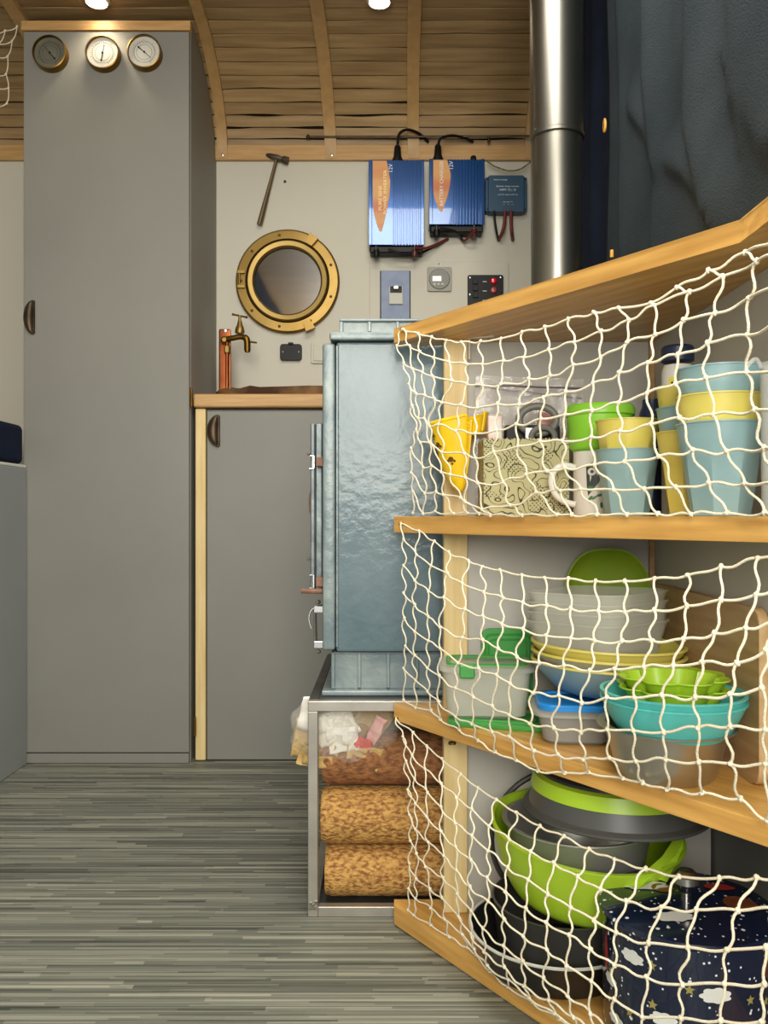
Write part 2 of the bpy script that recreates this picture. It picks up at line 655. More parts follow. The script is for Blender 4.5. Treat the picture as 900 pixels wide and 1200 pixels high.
# dial gauges
def gauge(px, py, label, face, deg, big):
    c = at(px, py, SC_CAB + 5)
    c.y = YC
    t = thing('dial_gauge', label, 'gauge', c, group='round brass dial gauges on the cabinet top')
    r = .0445
    MB().lathe([(r, 0), (r, .020), (r * .985, .0235), (r * .93, .0245), (r * .91, .020), (r * .91, .0)], c, 40, 'y').build('case', m_brassdk, t)
    MB().lathe([(0, .0165), (r * .91, .0165), (r * .91, .012), (0, .012)], c, 32, 'y').build('dial', face, t)
    tk = MB()
    for k in range(30):
        a = math.radians(-60 + 300 * k / 29)
        r0, r1 = r * .60, r * (.70 if k % 5 else .76)
        u = Vector((math.cos(a), 0, math.sin(a)))
        v = Vector((-math.sin(a), 0, math.cos(a))) * .0004
        tk.loft([[c + u * r0 + v + Vector((0, -.0168, 0)), c + u * r0 - v + Vector((0, -.0168, 0))], [c + u * r1 + v + Vector((0, -.0168, 0)), c + u * r1 - v + Vector((0, -.0168, 0))]], close=False)
    for rr in (.45, .6):
        tk.tube([c + Vector((math.cos(2 * PI * k / 28) * r * rr, -.0168, math.sin(2 * PI * k / 28) * r * rr)) for k in range(28)], .0003, 4, closed=True)
    tk.build('scale_marks', m_dark, t, kind='stuff')
    a = math.radians(deg)
    u = Vector((math.cos(a), 0, math.sin(a)))
    MB().tube([c - u * r * .5 + Vector((0, -.0178, 0)), c - u * r * .1 + Vector((0, -.0178, 0)), c + u * r * .55 + Vector((0, -.0178, 0))], [.0014, .0009, .0004], 6).ball(c + Vector((0, -.018, 0)), .0028).ball(c - u * r * .42 + Vector((0, -.018, 0)), .0022).build('needle', m_dark, t)
    return t


m_dial1 = M('dull_dial', '#77776a', rough=.35, metal=.4)
m_dial2 = M('silver_dial', '#d2d0c6', rough=.4, metal=.2)
gauge(57, 60, 'left dial gauge with a dull grey face', m_dial1, 130, 0)
gauge(119, 60, 'middle dial gauge with an upright needle on a silver face', m_dial2, 80, 0)
gauge(168, 59, 'right dial gauge with needle pointing down to the right', m_dial2, -40, 0)

# ------------------------------------------------------------------ base cabinet and worktop
base = thing('base_cabinet', 'low grey cupboard under the wooden worktop behind the stove', 'cabinet', (-.2, YB, 0))
ztop = HC + (605 - 478) / SC_BASE
bx0 = (229 - 450) / SC_BASE
MB().box(bx0, .3, YB + .02, YW - .001, 0, ztop - .002).build('carcass', m_cab, base)
MB().box(bx0, (241 - 450) / SC_BASE, YB - .001, YB + .0195, .002, ztop - .002, .0015).build('corner_post', m_post, base)
bd = MB().box((242.5 - 450) / SC_BASE, .28, YB, YB + .0185, .003, ztop - .008, .0015).build('door', m_cab, base)
cup_pull((256.5 - 450) / SC_BASE, HC + (605 - 505) / SC_BASE, YB, bd, .08, .028, -1)
zt2 = HC + (605 - 462) / SC_BASE
wt = MB().box(bx0 - .004, .3, YB - .012, YW - .001, ztop, zt2, .006, 3)
tag(wt.build('worktop', m_trimwood), 'pine worktop with rounded front edge on the low grey cupboard', 'worktop')

# dark basin with scalloped rim on the worktop
zt3 = zt2 + .0005
bn = MB()
rings = []
x0b, x1b = at(247, 0, SC_BASE).x, .06
yb0, yb1 = YB + .015, YW - .06
ring_lo, ring_hi, ring_in, ring_bt = [], [], [], []
NN = 96
for i in range(NN):
    a = 2 * PI * i / NN
    ca, sa = math.cos(a), math.sin(a)
    e = .25
    ux = (abs(ca) ** e) * (1 if ca > 0 else -1)
    uy = (abs(sa) ** e) * (1 if sa > 0 else -1)
    X = (x0b + x1b) / 2 + ux * (x1b - x0b) / 2
    Y = (yb0 + yb1) / 2 + uy * (yb1 - yb0) / 2
    zz = .021 + .004 * math.sin(X * 85) + .003 * mnoise.noise(Vector((X * 30, Y * 20, 0))) - (.006 if X < x0b + .05 else 0)
    ring_lo.append((X * .985 + (x0b + x1b) / 2 * .015, Y + (.004 if uy < 0 else -.004), zt3))
    ring_hi.append((X, Y - .006 * (1 if uy < 0 else -1) * (.5 + .5 * math.sin(X * 85)), zt3 + zz))
    ring_in.append(((x0b + x1b) / 2 + ux * ((x1b - x0b) / 2 - .014), (yb0 + yb1) / 2 + uy * ((yb1 - yb0) / 2 - .014), zt3 + zz - .003))
    ring_bt.append(((x0b + x1b) / 2 + ux * ((x1b - x0b) / 2 - .03), (yb0 + yb1) / 2 + uy * ((yb1 - yb0) / 2 - .03), zt3 + .004))
bn.loft([ring_lo, ring_hi, ring_in, ring_bt], cap0=True, cap1=True)
tag(bn.build('sink_tray', M('aged_copper', '#4a3020', '#a8845a', rough=.45, metal=.4, scale=9, lo=.42, hi=.72), angle=60), 'dark hammered metal basin with scalloped rim on the worktop', 'basin')

# tap on copper back plate
ST = 410.0
tap = thing('tap', 'old brass tap on a copper pipe against the tall cabinet', 'tap', at(266, 450, ST))
p0, p1 = at(256, 385, ST), at(270, 448, ST)
YT = F / ST
MB().box(p0.x, p1.x, YT + .005, YT + .011, zt2 + .016, p0.z, .004, 2).build('back_plate', m_copper, tap)
MB().box(p0.x + .002, p1.x + .010, YT - .03, YT + .012, zt2 + .0005, zt2 + .018, .002).build('foot_block', m_white, tap)
pc = at(267, 0, ST).x
MB().tube([(pc, YT - .008, zt2 + .016), (pc, YT - .008, at(0, 402, ST).z)], .0055, 10).build('pipe', m_copper, tap)
nut = MB()
nut.lathe([(.009, 0), (.0095, .004), (.0095, .014), (.009, .018)], (pc, YT - .008, at(0, 414, ST).z), 6)
nut.build('nut', m_brass, tap)
MB().lathe([(.013, 0), (.013, .006), (.008, .010), (.006, .018), (0, .018)], (pc - .008, YT + .005, at(0, 399, ST).z), 16, 'y').build('flange', m_brass, tap)
zt = at(0, 398, ST).z
spout = curve([(pc, YT - .008, zt), at(275, 397, ST) + Vector((0, -.012, 0)), at(283, 396, ST) + Vector((0, -.014, 0)), at(290, 399, ST) + Vector((0, -.016, 0)), at(291, 412, ST) + Vector((0, -.016, 0))], 6)
MB().tube(spout, [.008 if i < 16 else .0095 for i in range(len(spout))], 12).lathe([(.0075, 0), (.008, -.002), (.008, .006)], at(291, 413, ST) + Vector((0, -.016, 0)), 12).build('spout', m_brassdk, tap)
bc = at(282, 392, ST) + Vector((0, -.014, 0))
MB().lathe([(.013, 0), (.014, .006), (.012, .016), (.008, .024), (.006, .034), (.004, .040), (.004, .052)], bc, 14).build('bonnet', m_brass, tap)
hb = bc + Vector((0, 0, .050))
MB().tube([hb + Vector((-.019, 0, .004)), hb + Vector((0, 0, 0)), hb + Vector((.019, 0, -.004))], .0028, 8).ball(hb + Vector((-.019, 0, .004)), .004).ball(hb + Vector((.019, 0, -.004)), .004).build('lever', m_brassdk, tap)
MB().tube([at(297, 402, ST) + Vector((-.006, -.016, 0)), at(302, 403, ST) + Vector((0, -.016, 0))], .0025, 8).build('side_screw', m_brassdk, tap)
MB().lathe([(0, .003), (.005, .002), (.0055, 0)], (at(263, 0, ST).x, YT + .005, at(0, 387, ST).z), 10, 'y').build('screw', m_steel, tap)

# ------------------------------------------------------------------ back wall: hammer, porthole, sockets
YF = YW - .001
ham = thing('hammer', 'small dark ball pein hammer hung on the cream wall', 'hammer', at(325, 185, 387))
SH = 387
h0, h1 = at(304, 263, SH), at(324, 186, SH)
for p in (h0, h1):
    p.y = YF - .018
d = (h1 - h0)
MB().tube([h0, h0 + d * .25, h0 + d * .5, h0 + d * .8, h1 + d * .05], [.0085, .0078, .0062, .005, .005], 10).build('handle', M('dark_steel', '#66563c', '#7c6a4c', rough=.42, metal=.7, scale=20), ham)
a0, a1, a2 = at(312, 181, SH), at(325, 185, SH), at(338, 188, SH)
for p in (a0, a1, a2):
    p.y = YF - .018
MB().tube([a0, a0 + (a1 - a0) * .4, a1, a1 + (a2 - a1) * .4, a1 + (a2 - a1) * .55, a2], [.004, .008, .0095, .007, .0105, .0105], 10).build('head', M('hammer_iron', '#4a4038', '#5e5348', rough=.5, metal=.6, scale=30), ham)
wp = MB().lathe([(0, .004), (.004, .003), (.0045, 0)], at(334, 213, SC_WALL) + Vector((0, -.0005, 0)), 10, 'y')
tag(wp.build('wall_screw', m_bronze), 'lone dark screw head in the cream wall right of the hammer', 'screw')

pc_ = at(337, 329.5, 386)
pc_.y = YF
po = thing('porthole', 'round brass porthole mirror on the cream wall', 'porthole', pc_)
RO = 61 / 386
MB().lathe([(RO, 0), (RO, .010), (RO - .006, .016), (RO - .030, .018), (RO - .032, .012), (RO - .032, 0)], pc_, 64, 'y').build('outer_ring', m_brass, po)
RI = RO - .034
MB().lathe([(RI, 0), (RI, .018), (RI - .005, .024), (RI - .018, .022), (RI - .023, .015), (.1035, .012), (.1015, .008), (.1015, 0)], pc_, 64, 'y').build('inner_ring', M('brass_inner', '#98804c', '#a68c56', rough=.5, metal=1, scale=6), po)
MB().lathe([(0, .008), (.1015, .008), (.1015, .004), (0, .004)], pc_, 48, 'y').build('glass', M('dark_mirror', '#a5a6a8', rough=.04, metal=1), po)
bl = M('bolt_brown', '#5a4320', rough=.5, metal=.7)
for k in range(9):
    a = math.radians(20 + 40 * k)
    MB().lathe([(0, .003), (.0035, .002), (.0045, 0)], pc_ + Vector((math.cos(a) * (RO - .018), -.0175, math.sin(a) * (RO - .018))), 8, 'y').build('bolt', bl, po)
for px, py, nm in ((365.5, 281, 'clasp'), (362, 382, 'clasp')):
    c = at(px, py, 388)
    r_ = (Vector((c.x, 0, c.z)) - Vector((pc_.x, 0, pc_.z))).normalized()
    tng = Vector((-r_.z, 0, r_.x))
    mb = MB()
    pr = [c + r_ * u + tng * v for u, v in ((-.018, -.010), (.012, -.015), (.014, .015), (-.018, .010))]
    mb.loft([[Vector((p.x, YF - .016, p.z)) for p in pr], [Vector((p.x, YF - .034, p.z)) for p in pr]], cap0=True, cap1=True)
    mb.build(nm, m_brass, po)
ch = at(283, 327, 388)
hg = MB()
hg.box(ch.x - .012, ch.x + .010, YF - .028, YF - .014, ch.z + .018, ch.z + .026).box(ch.x - .012, ch.x + .010, YF - .028, YF - .014, ch.z - .026, ch.z - .018)
hg.tube([(ch.x - .008, YF - .022, ch.z - .024), (ch.x - .008, YF - .022, ch.z + .024)], .004, 8)
hg.build('hinge', m_brass, po)

so = thing('socket', 'black flap socket low on the cream wall below the porthole', 'socket', at(341, 413, 386))
c = at(341, 413, 385)
MB().prism(rrect(.033, .025, .009, 4, (c.x, c.z)), YF - .012, YF, .002, 'y').build('plate', m_dark, so)
MB().box(c.x - .008, c.x + .008, YF - .016, YF - .010, c.z + .021, c.z + .029, .002).build('flap_hinge', m_dark, so)
for k in (-1, 1):
    MB().lathe([(0, .003), (.0028, .002), (.003, 0)], (c.x + k * .024, YF - .012, c.z), 8, 'y').build('screw', m_steel, so)
sw = thing('switch', 'cream light switch half hidden behind the stove', 'switch', at(377, 413, 386))
c = at(378, 413, 386)
MB().prism(rrect(.036, .032, .006, 4, (c.x, c.z)), YF - .007, YF, .002, 'y').build('plate', m_wall, sw)
MB().prism(rrect(.028, .025, .004, 4, (c.x, c.z)), YF - .011, YF - .0072, .0015, 'y').build('rocker', m_wall, sw)

# ------------------------------------------------------------------ inverter, charger, controller
def inverter(name, label, cat, x0, x1, y0, y1, s, words, plugs, bottom):
    a, b_ = at(x0, y1, s), at(x1, y0, s)
    yf = F / s
    t = thing(name, label, cat, ((a.x + b_.x) / 2, YF, a.z))
    W, H = b_.x - a.x, b_.z - a.z
    MB().box(a.x, a.x + .010, yf, YF - .004, a.z, b_.z, .001).build('side_rail', m_blueinv, t)
    MB().box(b_.x - .010, b_.x, yf, YF - .004, a.z, b_.z, .001).build('side_rail', m_blueinv, t)
    MB().box(a.x + .010, b_.x - .010, yf + .006, YF - .006, a.z + .001, b_.z - .001).build('case', m_blueinv, t)
    xf0 = a.x + W * .47
    nf = 9
    for k in range(nf):
        xx = xf0 + (b_.x - .014 - xf0) * k / (nf - 1)
        MB().box(xx - .0026, xx + .0026, yf + .0005, yf + .0065, a.z + .001, b_.z - .001, .001).build('fin', m_blueinv, t)
    MB().box(a.x + .010, xf0 - .005, yf + .002, yf + .0062, a.z + .001, b_.z - .001, .0006).build('front_plate', m_blueinv, t)
    # printed orange flame shape
    xo, xw = a.x + .012, W * .30
    zz0 = a.z + H * (.16 if H > .2 else .2)
    n = 14
    L_, R_ = [], []
    for i in range(n + 1):
        u = i / n
        z = zz0 + (b_.z - .003 - zz0) * u
        lft = xo + xw * .42 * max(0, 1 - u / .45) ** 2
        rgt = xo + xw * (.5 + .62 * math.sin(PI * min(1, u * 1.05 + .02)) ** .8 * (1 - .25 * u))
        rgt = xo + xw * (.45 + .60 * (math.sin(PI * (u * .62 + .05)) if u < .72 else math.sin(PI * (u * .62 + .05)) * (1 - (u - .72) * .9)))
        L_.append((lft, z))
        R_.append((max(rgt, lft + .001), z))
    MB().prism(L_ + R_[::-1], yf + .0012, yf + .0019, axis='y').build('orange_print', m_orange, t)
    for k, (wd, mat) in enumerate(words):
        text('lettering', wd, W * .085, (xo + xw * (.40 + .30 * k) + .003, yf + .0008, a.z + H * (.62 if k else .55)), (PI / 2, -PI / 2, 0), mat, t, squeeze=1.15)
    text('lettering', '12V', W * .10, (a.x + W * .40, yf + .0015, b_.z - H * .10), (PI / 2, -PI / 2, 0), m_letter, t)
    # black end flange
    MB().box(a.x + .004, b_.x - .004, yf + .010, YF - .012, a.z - .020, a.z, .003).build('end_flange', m_dark, t)
    for px in plugs:
        p = at(px, y0, s)
        MB().lathe([(.017, 0), (.017, .010), (.0115, .022), (.0095, .050), (.005, .056)], (p.x, yf + .03, b_.z), 14).build('plug', m_dark, t)
    for k, px in enumerate(bottom):
        p = at(px, y1, s)
        MB().lathe([(.008, 0), (.0095, -.004), (.0095, -.020), (.007, -.024)], (p.x, yf + .012, a.z - .010), 10).build('terminal', M('terminal_red', '#4d1d1c', rough=.4) if k else m_dark, t)
        MB().lathe([(.003, 0), (.003, -.014)], (p.x, yf + .003, a.z - .002), 8).build('stud', m_steel, t)
    return t, yf


inv, yfi = inverter('inverter', 'taller blue finned power inverter with orange flame print, left on wall', 'inverter', 432, 497, 187, 287, 394,
                    [('PURE SINE', m_yletter), ('POWER INVERTER', m_yletter)], (466,), (441, 486))
chg, yfc = inverter('battery_charger', 'shorter blue finned battery charger between inverter and controller', 'charger', 503, 568, 186, 263, 394,
                    [], (514,), (512, 556))
a = at(503, 263, 394)
text('lettering', 'BATTERY CHARGER', .0150, (a.x + .037, yfc + .0008, a.z + .122), (PI / 2, -PI / 2, 0), m_letter, chg, squeeze=1.0)


def cable(pts, s, r, mat, parent, off=(0, 0, 0), name='cable'):
    return MB().tube(curve([at(x, y, ss) for x, y, ss in pts], 8), r, 8).build(name, mat, parent)


cable([(466, 168, 400), (468, 157, 397), (477, 152, 394), (490, 156, 390), (502, 166, 387)], 0, .0042, m_dark, inv)
cable([(514, 168, 400), (517, 162, 398), (530, 159, 394), (545, 162, 390), (554, 166, 387)], 0, .0042, m_dark, chg)
p = at(556, 186, 394)
MB().lathe([(.009, 0), (.009, .016), (.007, .02), (0, .02)], (p.x, yfc + .03, at(0, 186, 394).z), 12).build('knob', m_dark, chg)
cable([(455, 292, 395), (470, 297, 394), (486, 299, 392), (505, 291, 388), (525, 280, 385)], 0, .0038, m_dark, inv)
cable([(487, 290, 395), (498, 291, 392), (510, 287, 388), (525, 280, 385)], 0, .0042, m_redcab, inv)
cable([(515, 267, 395), (530, 270, 393), (538, 274, 390), (541, 281, 385)], 0, .0038, m_dark, chg)
cable([(556, 270, 396), (550, 277, 392), (545, 282, 388), (541, 281, 385)], 0, .0042, m_redcab, chg)

SM = 390
a, b_ = at(570, 248, SM), at(617, 205, SM)
ctl = thing('solar_charge_controller', 'small dark teal charge controller box with printed text at right', 'controller', ((a.x + b_.x) / 2, YF, a.z))
ym = F / SM
cxm, czm = (a.x + b_.x) / 2, (a.z + b_.z) / 2
MB().prism(rrect((b_.x - a.x) / 2 - .006, (b_.z - a.z) / 2, .006, 4, (cxm, czm)), ym, YF - .002, .003, 'y').build('case', m_blueold, ctl)
for sx in (-1, 1):
    MB().prism(rrect(.012, (b_.z - a.z) / 2 - .004, .005, 3, (cxm + sx * ((b_.x - a.x) / 2 - .009), czm)), ym + .006, YF - .002, .002, 'y').build('mounting_ear', m_blueold, ctl)
    for sz in (-1, 1):
        MB().lathe([(0, .003), (.003, .002), (.0035, 0)], (cxm + sx * ((b_.x - a.x) / 2 - .005), ym + .006, czm + sz * ((b_.z - a.z) / 2 - .010)), 8, 'y').build('screw', m_dark, ctl)
for (wd, sz, zz, mt) in (('BlueSolar charge controller', .0062, .021, m_letter), ('MPPT 75 | 15', .0090, .010, m_letter), ('solar 75V  battery 12/24V 15A', .0048, -.004, m_letter), ('-  +   -  +   -  +', .006, -.034, m_letter), ('load   batt   PV', .0048, -.026, m_letter)):
    text('lettering', wd, sz, (cxm + .004, ym - .0002, czm + zz), (PI / 2, 0, 0), mt, ctl)
text('lettering', 'victron energy', .0070, (cxm - .018, ym - .0002, czm + .041), (PI / 2, 0, 0), m_letter, ctl)
cable([(579, 247, 391), (580, 259, 391), (582, 272, 390), (584, 281, 385)], 0, .0034, m_dark, ctl)
cable([(592, 247, 391), (591, 262, 391), (588, 274, 390), (584, 281, 385)], 0, .0052, m_redcab, ctl)
cable([(599, 247, 391), (599, 262, 391), (600, 274, 390), (601, 281, 385)], 0, .0052, m_redcab, ctl)

# control panel
cp = thing('control_panel', 'cream screwed panel with breaker, round meter and red switch', 'panel', at(514, 350, SC_WALL))
a, b_ = at(433, 392, 385), at(596, 306, 385)
MB().prism(rrect((b_.x - a.x) / 2, (b_.z - a.z) / 2, .008, 3, ((a.x + b_.x) / 2, (a.z + b_.z) / 2)), YF - .005, YF, .0015, 'y').build('cover_plate', m_wall, cp)
a, b_ = at(446.5, 376, 386), at(480, 318, 386)
bp_ = MB().box(a.x, b_.x, YF - .020, YF - .005, a.z, b_.z, .001).build('breaker_box', m_bluegrey, cp)
MB().box(a.x - .003, b_.x + .003, YF - .009, YF - .0052, a.z, b_.z + .003, .001).build('gasket', m_dark, cp)
a, b_ = at(456, 357, 387), at(472, 336, 387)
MB().box(a.x, b_.x, YF - .027, YF - .0202, a.z, b_.z, .001).build('breaker', M('breaker_ivory', '#bdbcae', rough=.5), bp_)
MB().box(a.x + .003, b_.x - .003, YF - .030, YF - .0272, b_.z - .020, b_.z - .001, .0005).build('breaker_recess', m_dark, bp_)
MB().box(a.x + .014, b_.x - .014, YF - .040, YF - .0302, b_.z - .012, b_.z - .002, .001).build('toggle', m_steel, bp_)
c = at(515, 327, 386)
mt_ = MB().prism(rrect(.037, .037, .006, 4, (c.x, c.z)), YF - .013, YF - .0051, .0015, 'y').build('meter', M('meter_grey', '#8f8c80', rough=.45), cp)
MB().lathe([(0, .003), (.030, .003), (.032, 0)], (c.x, YF - .013, c.z), 32, 'y').build('meter_face', M('meter_face_grey', '#6f6d64', rough=.4), mt_)
MB().box(c.x - .021, c.x + .005, YF - .0185, YF - .0162, c.z - .007, c.z + .007).build('display', M('lit_display', '#f2f2e4', emit=.7), mt_)
text('lettering', '13.2', .011, (c.x - .008, YF - .0188, c.z), (PI / 2, 0, 0), M('display_digit', '#8c8c80'), mt_)
for k in (-1, 0, 1):
    MB().lathe([(0, .002), (.004, .002), (.0045, 0)], (c.x - .003 + k * .012, YF - .016, c.z - .017), 12, 'y').build('button', M('light_grey_button', '#b3b1a6'), mt_)
a, b_ = at(548, 372, 386), at(590, 322, 386)
sp_ = MB().prism(rrect((b_.x - a.x) / 2, (b_.z - a.z) / 2, .006, 3, ((a.x + b_.x) / 2, (a.z + b_.z) / 2)), YF - .012, YF - .0051, .001, 'y').build('switch_plate', m_dark, cp)
for py, mt in ((329.5, m_red), (340.5, M('dull_red_lens', '#a34a3c', rough=.3))):
    c = at(578.5, py, 386)
    MB().lathe([(0, .010), (.007, .009), (.0105, .004), (.0115, 0)], (c.x, YF - .012, c.z), 16, 'y').build('indicator', mt, sp_)
for k in range(3):
    c = at(557, 330 + k * 8, 386)
    MB().box(c.x - .008, c.x + .008, YF - .017, YF - .0121, c.z - .008, c.z + .008, .001).build('rocker', m_dark, sp_)
    c = at(568, 330 + k * 11, 386)
    MB().box(c.x - .006, c.x + .006, YF - .0126, YF - .0121, c.z - .001, c.z + .001).build('print_line', m_letter, sp_)
for px, py in ((551, 325), (587, 325), (551, 345)):
    c = at(px, py, 386)
    MB().lathe([(0, .002), (.0025, .0015), (.003, 0)], (c.x, YF - .012, c.z), 8, 'y').build('screw', m_steel, sp_)
for px, py in ((514, 308.5),):
    c = at(px, py, 386)
    MB().lathe([(0, .003), (.003, .002), (.0035, 0)], (c.x, YF - .005, c.z), 8, 'y').build('screw', m_steel, cp)

# rod across the planks, string
rod = thing('curtain_rod', 'thin dark metal rod running across the ceiling planks', 'rod', at(500, 161, 392))
MB().tube([at(361, 160.5, 388), at(628, 159.5, 392)], .0035, 8).ball(at(361, 160.5, 388), .007).build('bar', m_bronze, rod)
MB().tube([at(573, 160, 391), at(573, 166, 391)], .0045, 8).tube([at(573, 163, 391), at(573, 163, 384)], .003, 8).build('bracket', m_bronze, rod)
st = MB().tube(curve([at(571, 189, 390), at(580, 195, 388), at(596, 200, 388), at(610, 198, 388), at(624, 188, 390)], 8), .0026, 6)
tag(st.build('string', M('green_twine', '#5c5e3c', '#8a8a5c', rough=.9, scale=120)), 'slack green twine hanging above the teal controller box', 'string')

# ------------------------------------------------------------------ right side: curtains
def curtain_far():
    def fn(u, v):
        y = 1.56 + (YW - .01 - 1.56) * u
        z = .93 + (1.978 - .93) * v
        flare = .02 * max(0, 1 - v * 2.2) * max(0, (u - .75) * 4)
        return (.470 - .006 * math.sin(u * 26) - .004 * math.sin(u * 61 + v * 3) - flare - .012 * u, y, z)
    return MB().grid(fn, 60, 20)


tag(curtain_far().build('curtain', m_navy, solid=.003), 'dark navy curtain hanging on the right wall behind the flue', 'curtain')


def curtain_near():
    # creases: (px,py) polylines on the wall, ridge height, width
    def wp(px, py):
        s = (px - 450) / .44
        return Vector((F / s, HC + (605 - py) / s))
    cre = [([(755, -120), (757, 90), (768, 190)], .020, .030), ([(813, -150), (812, 150), (832, 243)], .026, .040),
           ([(768, 185), (800, 200), (832, 243)], .014, .022), ([(768, 200), (764, 290)], .012, .025), ([(735, 130), (755, 150), (768, 190)], .012, .02),
           ([(832, 243), (829, 300)], .010, .03), ([(860, -100), (866, 100), (900, 160)], .018, .05), ([(722, -60), (724, 140), (728, 300)], .010, .03)]
    segs = []
    for poly, h, wd in cre:
        q = [wp(*p) for p in poly]
        for a, b in zip(q, q[1:]):
            segs.append((a, b, h, wd))

    def disp(y, z):
        P = Vector((y, z))
        best = {}
        out = 0
        for a, b, h, wd in segs:
            ab = b - a
            t = max(0, min(1, (P - a).dot(ab) / ab.length_squared))
            dv = P - (a + ab * t)
            dd = dv.length
            sd = dd if (ab.x * dv.y - ab.y * dv.x) > 0 else -dd
            # asymmetric ridge: steep on the far side, long on the near side
            k = math.exp(-(dd / (wd * (1.9 if sd < 0 else .55))) ** 2) * h
            out = max(out, k)
        out = out * .75 + .005 * mnoise.noise(Vector((y * 5, z * 2.5, 4))) + .0008 * mnoise.noise(Vector((y * 18, z * 12, 1)))
        return out

    def fn(u, v):
        y = 1.70 - 1.15 * u
        z = .951 + (1.978 - .951) * v
        return (.447 - disp(y, z), y + .008 * math.sin(v * 9) * (1 - u), z)
    return MB().grid(fn, 110, 110)


cn = thing('door_curtain', 'slate grey felt curtain with folds above the shelves at right', 'curtain', (.44, 1.1, 1.4))
curtain_near().build('cloth', m_curtain, cn, solid=.003)
m_button = M('wooden_button', '#c98a2c', '#d8a040', rough=.5, scale=60)
bt = at(708.5, 147, (708.5 - 450) / .438)
MB().lathe([(.010, -.002), (.011, 0), (.010, .002), (.003, .002), (.0025, -.002)], bt, 16, 'x', sq=(.75, 1.35)).build('button', m_button, cn)
bt = at(717, 298, (717 - 450) / .436)
MB().tube([bt + Vector((0, 0, -.006)), bt + Vector((0, 0, .008))], .0035, 8).build('peg', m_button, cn)

rl = MB().tube([(-.715 + .01 * math.sin(k), 1.25 - k * .19, 1.905 + .006 * math.sin(k * 2.1)) for k in range(11)], [.062 + .006 * math.sin(k * 1.7) for k in range(11)], 16)  # out-of-view roll, added only to give the porthole mirror something dark to reflect
tag(rl.build('mirror_darkening_roll', m_navy), 'unseen roll of dark navy cloth added under the ceiling to darken the porthole reflection', 'cloth')

# ------------------------------------------------------------------ flue
fx, fy = .3367, F / 600
fl = thing('flue_pipe', 'shiny steel flue pipe rising from the stove to the ceiling', 'pipe', (fx, fy, .983))
zr = HC + (605 - 163) / 600
MB().lathe([(.0492, .984), (.0492, zr)], (fx, fy, 0), 40).build('lower_pipe', m_flue, fl)
MB().lathe([(.0515, zr), (.0515, 1.985)], (fx, fy, 0), 40).build('upper_pipe', m_flue, fl)
MB().lathe([(.0495, zr - .004), (.0535, zr - .002), (.0535, zr + .004), (.0515, zr + .006)], (fx, fy, 0), 40).build('joint_ring', m_flue, fl)

# ------------------------------------------------------------------ rack with logs, stove
YRK, YRK2, XR0, XR1, ZRK = F / 723, F / 533, -.1235, .40, .350
TH = .0165
rack = thing('stove_rack', 'bare square steel tube rack carrying the stove over the logs', 'rack', (.14, YRK, 0))
for x in (XR0, XR1 - TH):
    for y in (YRK, YRK2 - TH):
        MB().box(x, x + TH, y, y + TH, 0, ZRK - TH - .0005, .001).build('leg', m_alu, rack)
for y in (YRK, YRK2 - TH):
    MB().box(XR0, XR1, y, y + TH, ZRK - TH, ZRK, .001).build('top_rail', m_alu, rack)
    MB().box(XR0 + TH, XR1 - TH, y, y + TH, 0, TH, .001).build('bottom_rail', m_alu, rack)
m_rdark = M('dark_steel_tube', '#4a4a48', '#5a5a57', rough=.45, metal=.7, scale=20)
for x in (XR0, XR1 - TH):
    MB().box(x, x + TH, YRK + TH, YRK2 - TH, ZRK - TH, ZRK, .001).build('top_rail', m_rdark, rack)
    MB().box(x, x + TH, YRK + TH, YRK2 - TH, 0, TH, .001).build('bottom_rail', m_alu, rack)
MB().box(XR0 + TH, XR1 - TH, YRK + TH, YRK2 - TH, .004, .010).build('base_plate', m_rdark, rack)
MB().box(XR0 + TH, XR1 - TH, YRK + TH, YRK2 - TH, ZRK - .004, ZRK).build('top_plate', m_rdark, rack)
wd_ = MB()
for k in range(7):
    a = k * .9
    wd_.ball((XR0 + .004 + .010 * R.random(), YRK + .001, .014 + .012 * R.random()), .004, 6)
wd_.build('weld_blob', M('weld', '#c9c7c0', rough=.3, metal=1), rack)
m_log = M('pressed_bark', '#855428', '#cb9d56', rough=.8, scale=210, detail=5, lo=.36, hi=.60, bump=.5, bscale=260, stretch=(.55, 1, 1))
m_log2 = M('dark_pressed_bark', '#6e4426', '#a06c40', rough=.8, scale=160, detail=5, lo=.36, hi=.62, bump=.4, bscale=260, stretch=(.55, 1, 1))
lz = [(.0105, .0432, YRK + TH + .0455, 'bottom golden brown pressed wood log in the rack', -.098),
      (.097, .0475, YRK + TH + .050, 'middle golden brown pressed wood log in the rack', -.105),
      (.193, .0455, YRK + TH + .062, 'top pressed wood log, darker and half behind the paper bag', -.104)]
for z0, r, y, lb, xs in lz:
    mb = MB()
    prof = []
    n = 40
    rings = []
    for i in range(n + 1):
        x = xs + (.37 - xs) * i / n
        rr = r * (1 - .02 * (i % 4 == 0)) * (1 if 0 < i < n else .94)
        rings.append([(x, y + rr * math.cos(2 * PI * k / 24) * (1 + .015 * mnoise.noise(Vector((x * 9, k, z0)))), z0 + r + rr * math.sin(2 * PI * k / 24)) for k in range(24)])
    mb.loft(rings, cap0=True, cap1=True)
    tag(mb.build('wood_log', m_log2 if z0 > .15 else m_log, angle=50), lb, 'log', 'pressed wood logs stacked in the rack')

# clear bag with scrap paper
bag = thing('paper_bag', 'clear plastic bag of scrap paper wedged into the rack top', 'bag', at(400, 900, 705))
SB = 705
ctr = at(402, 858, SB)
ctr.y = YRK + TH + .047


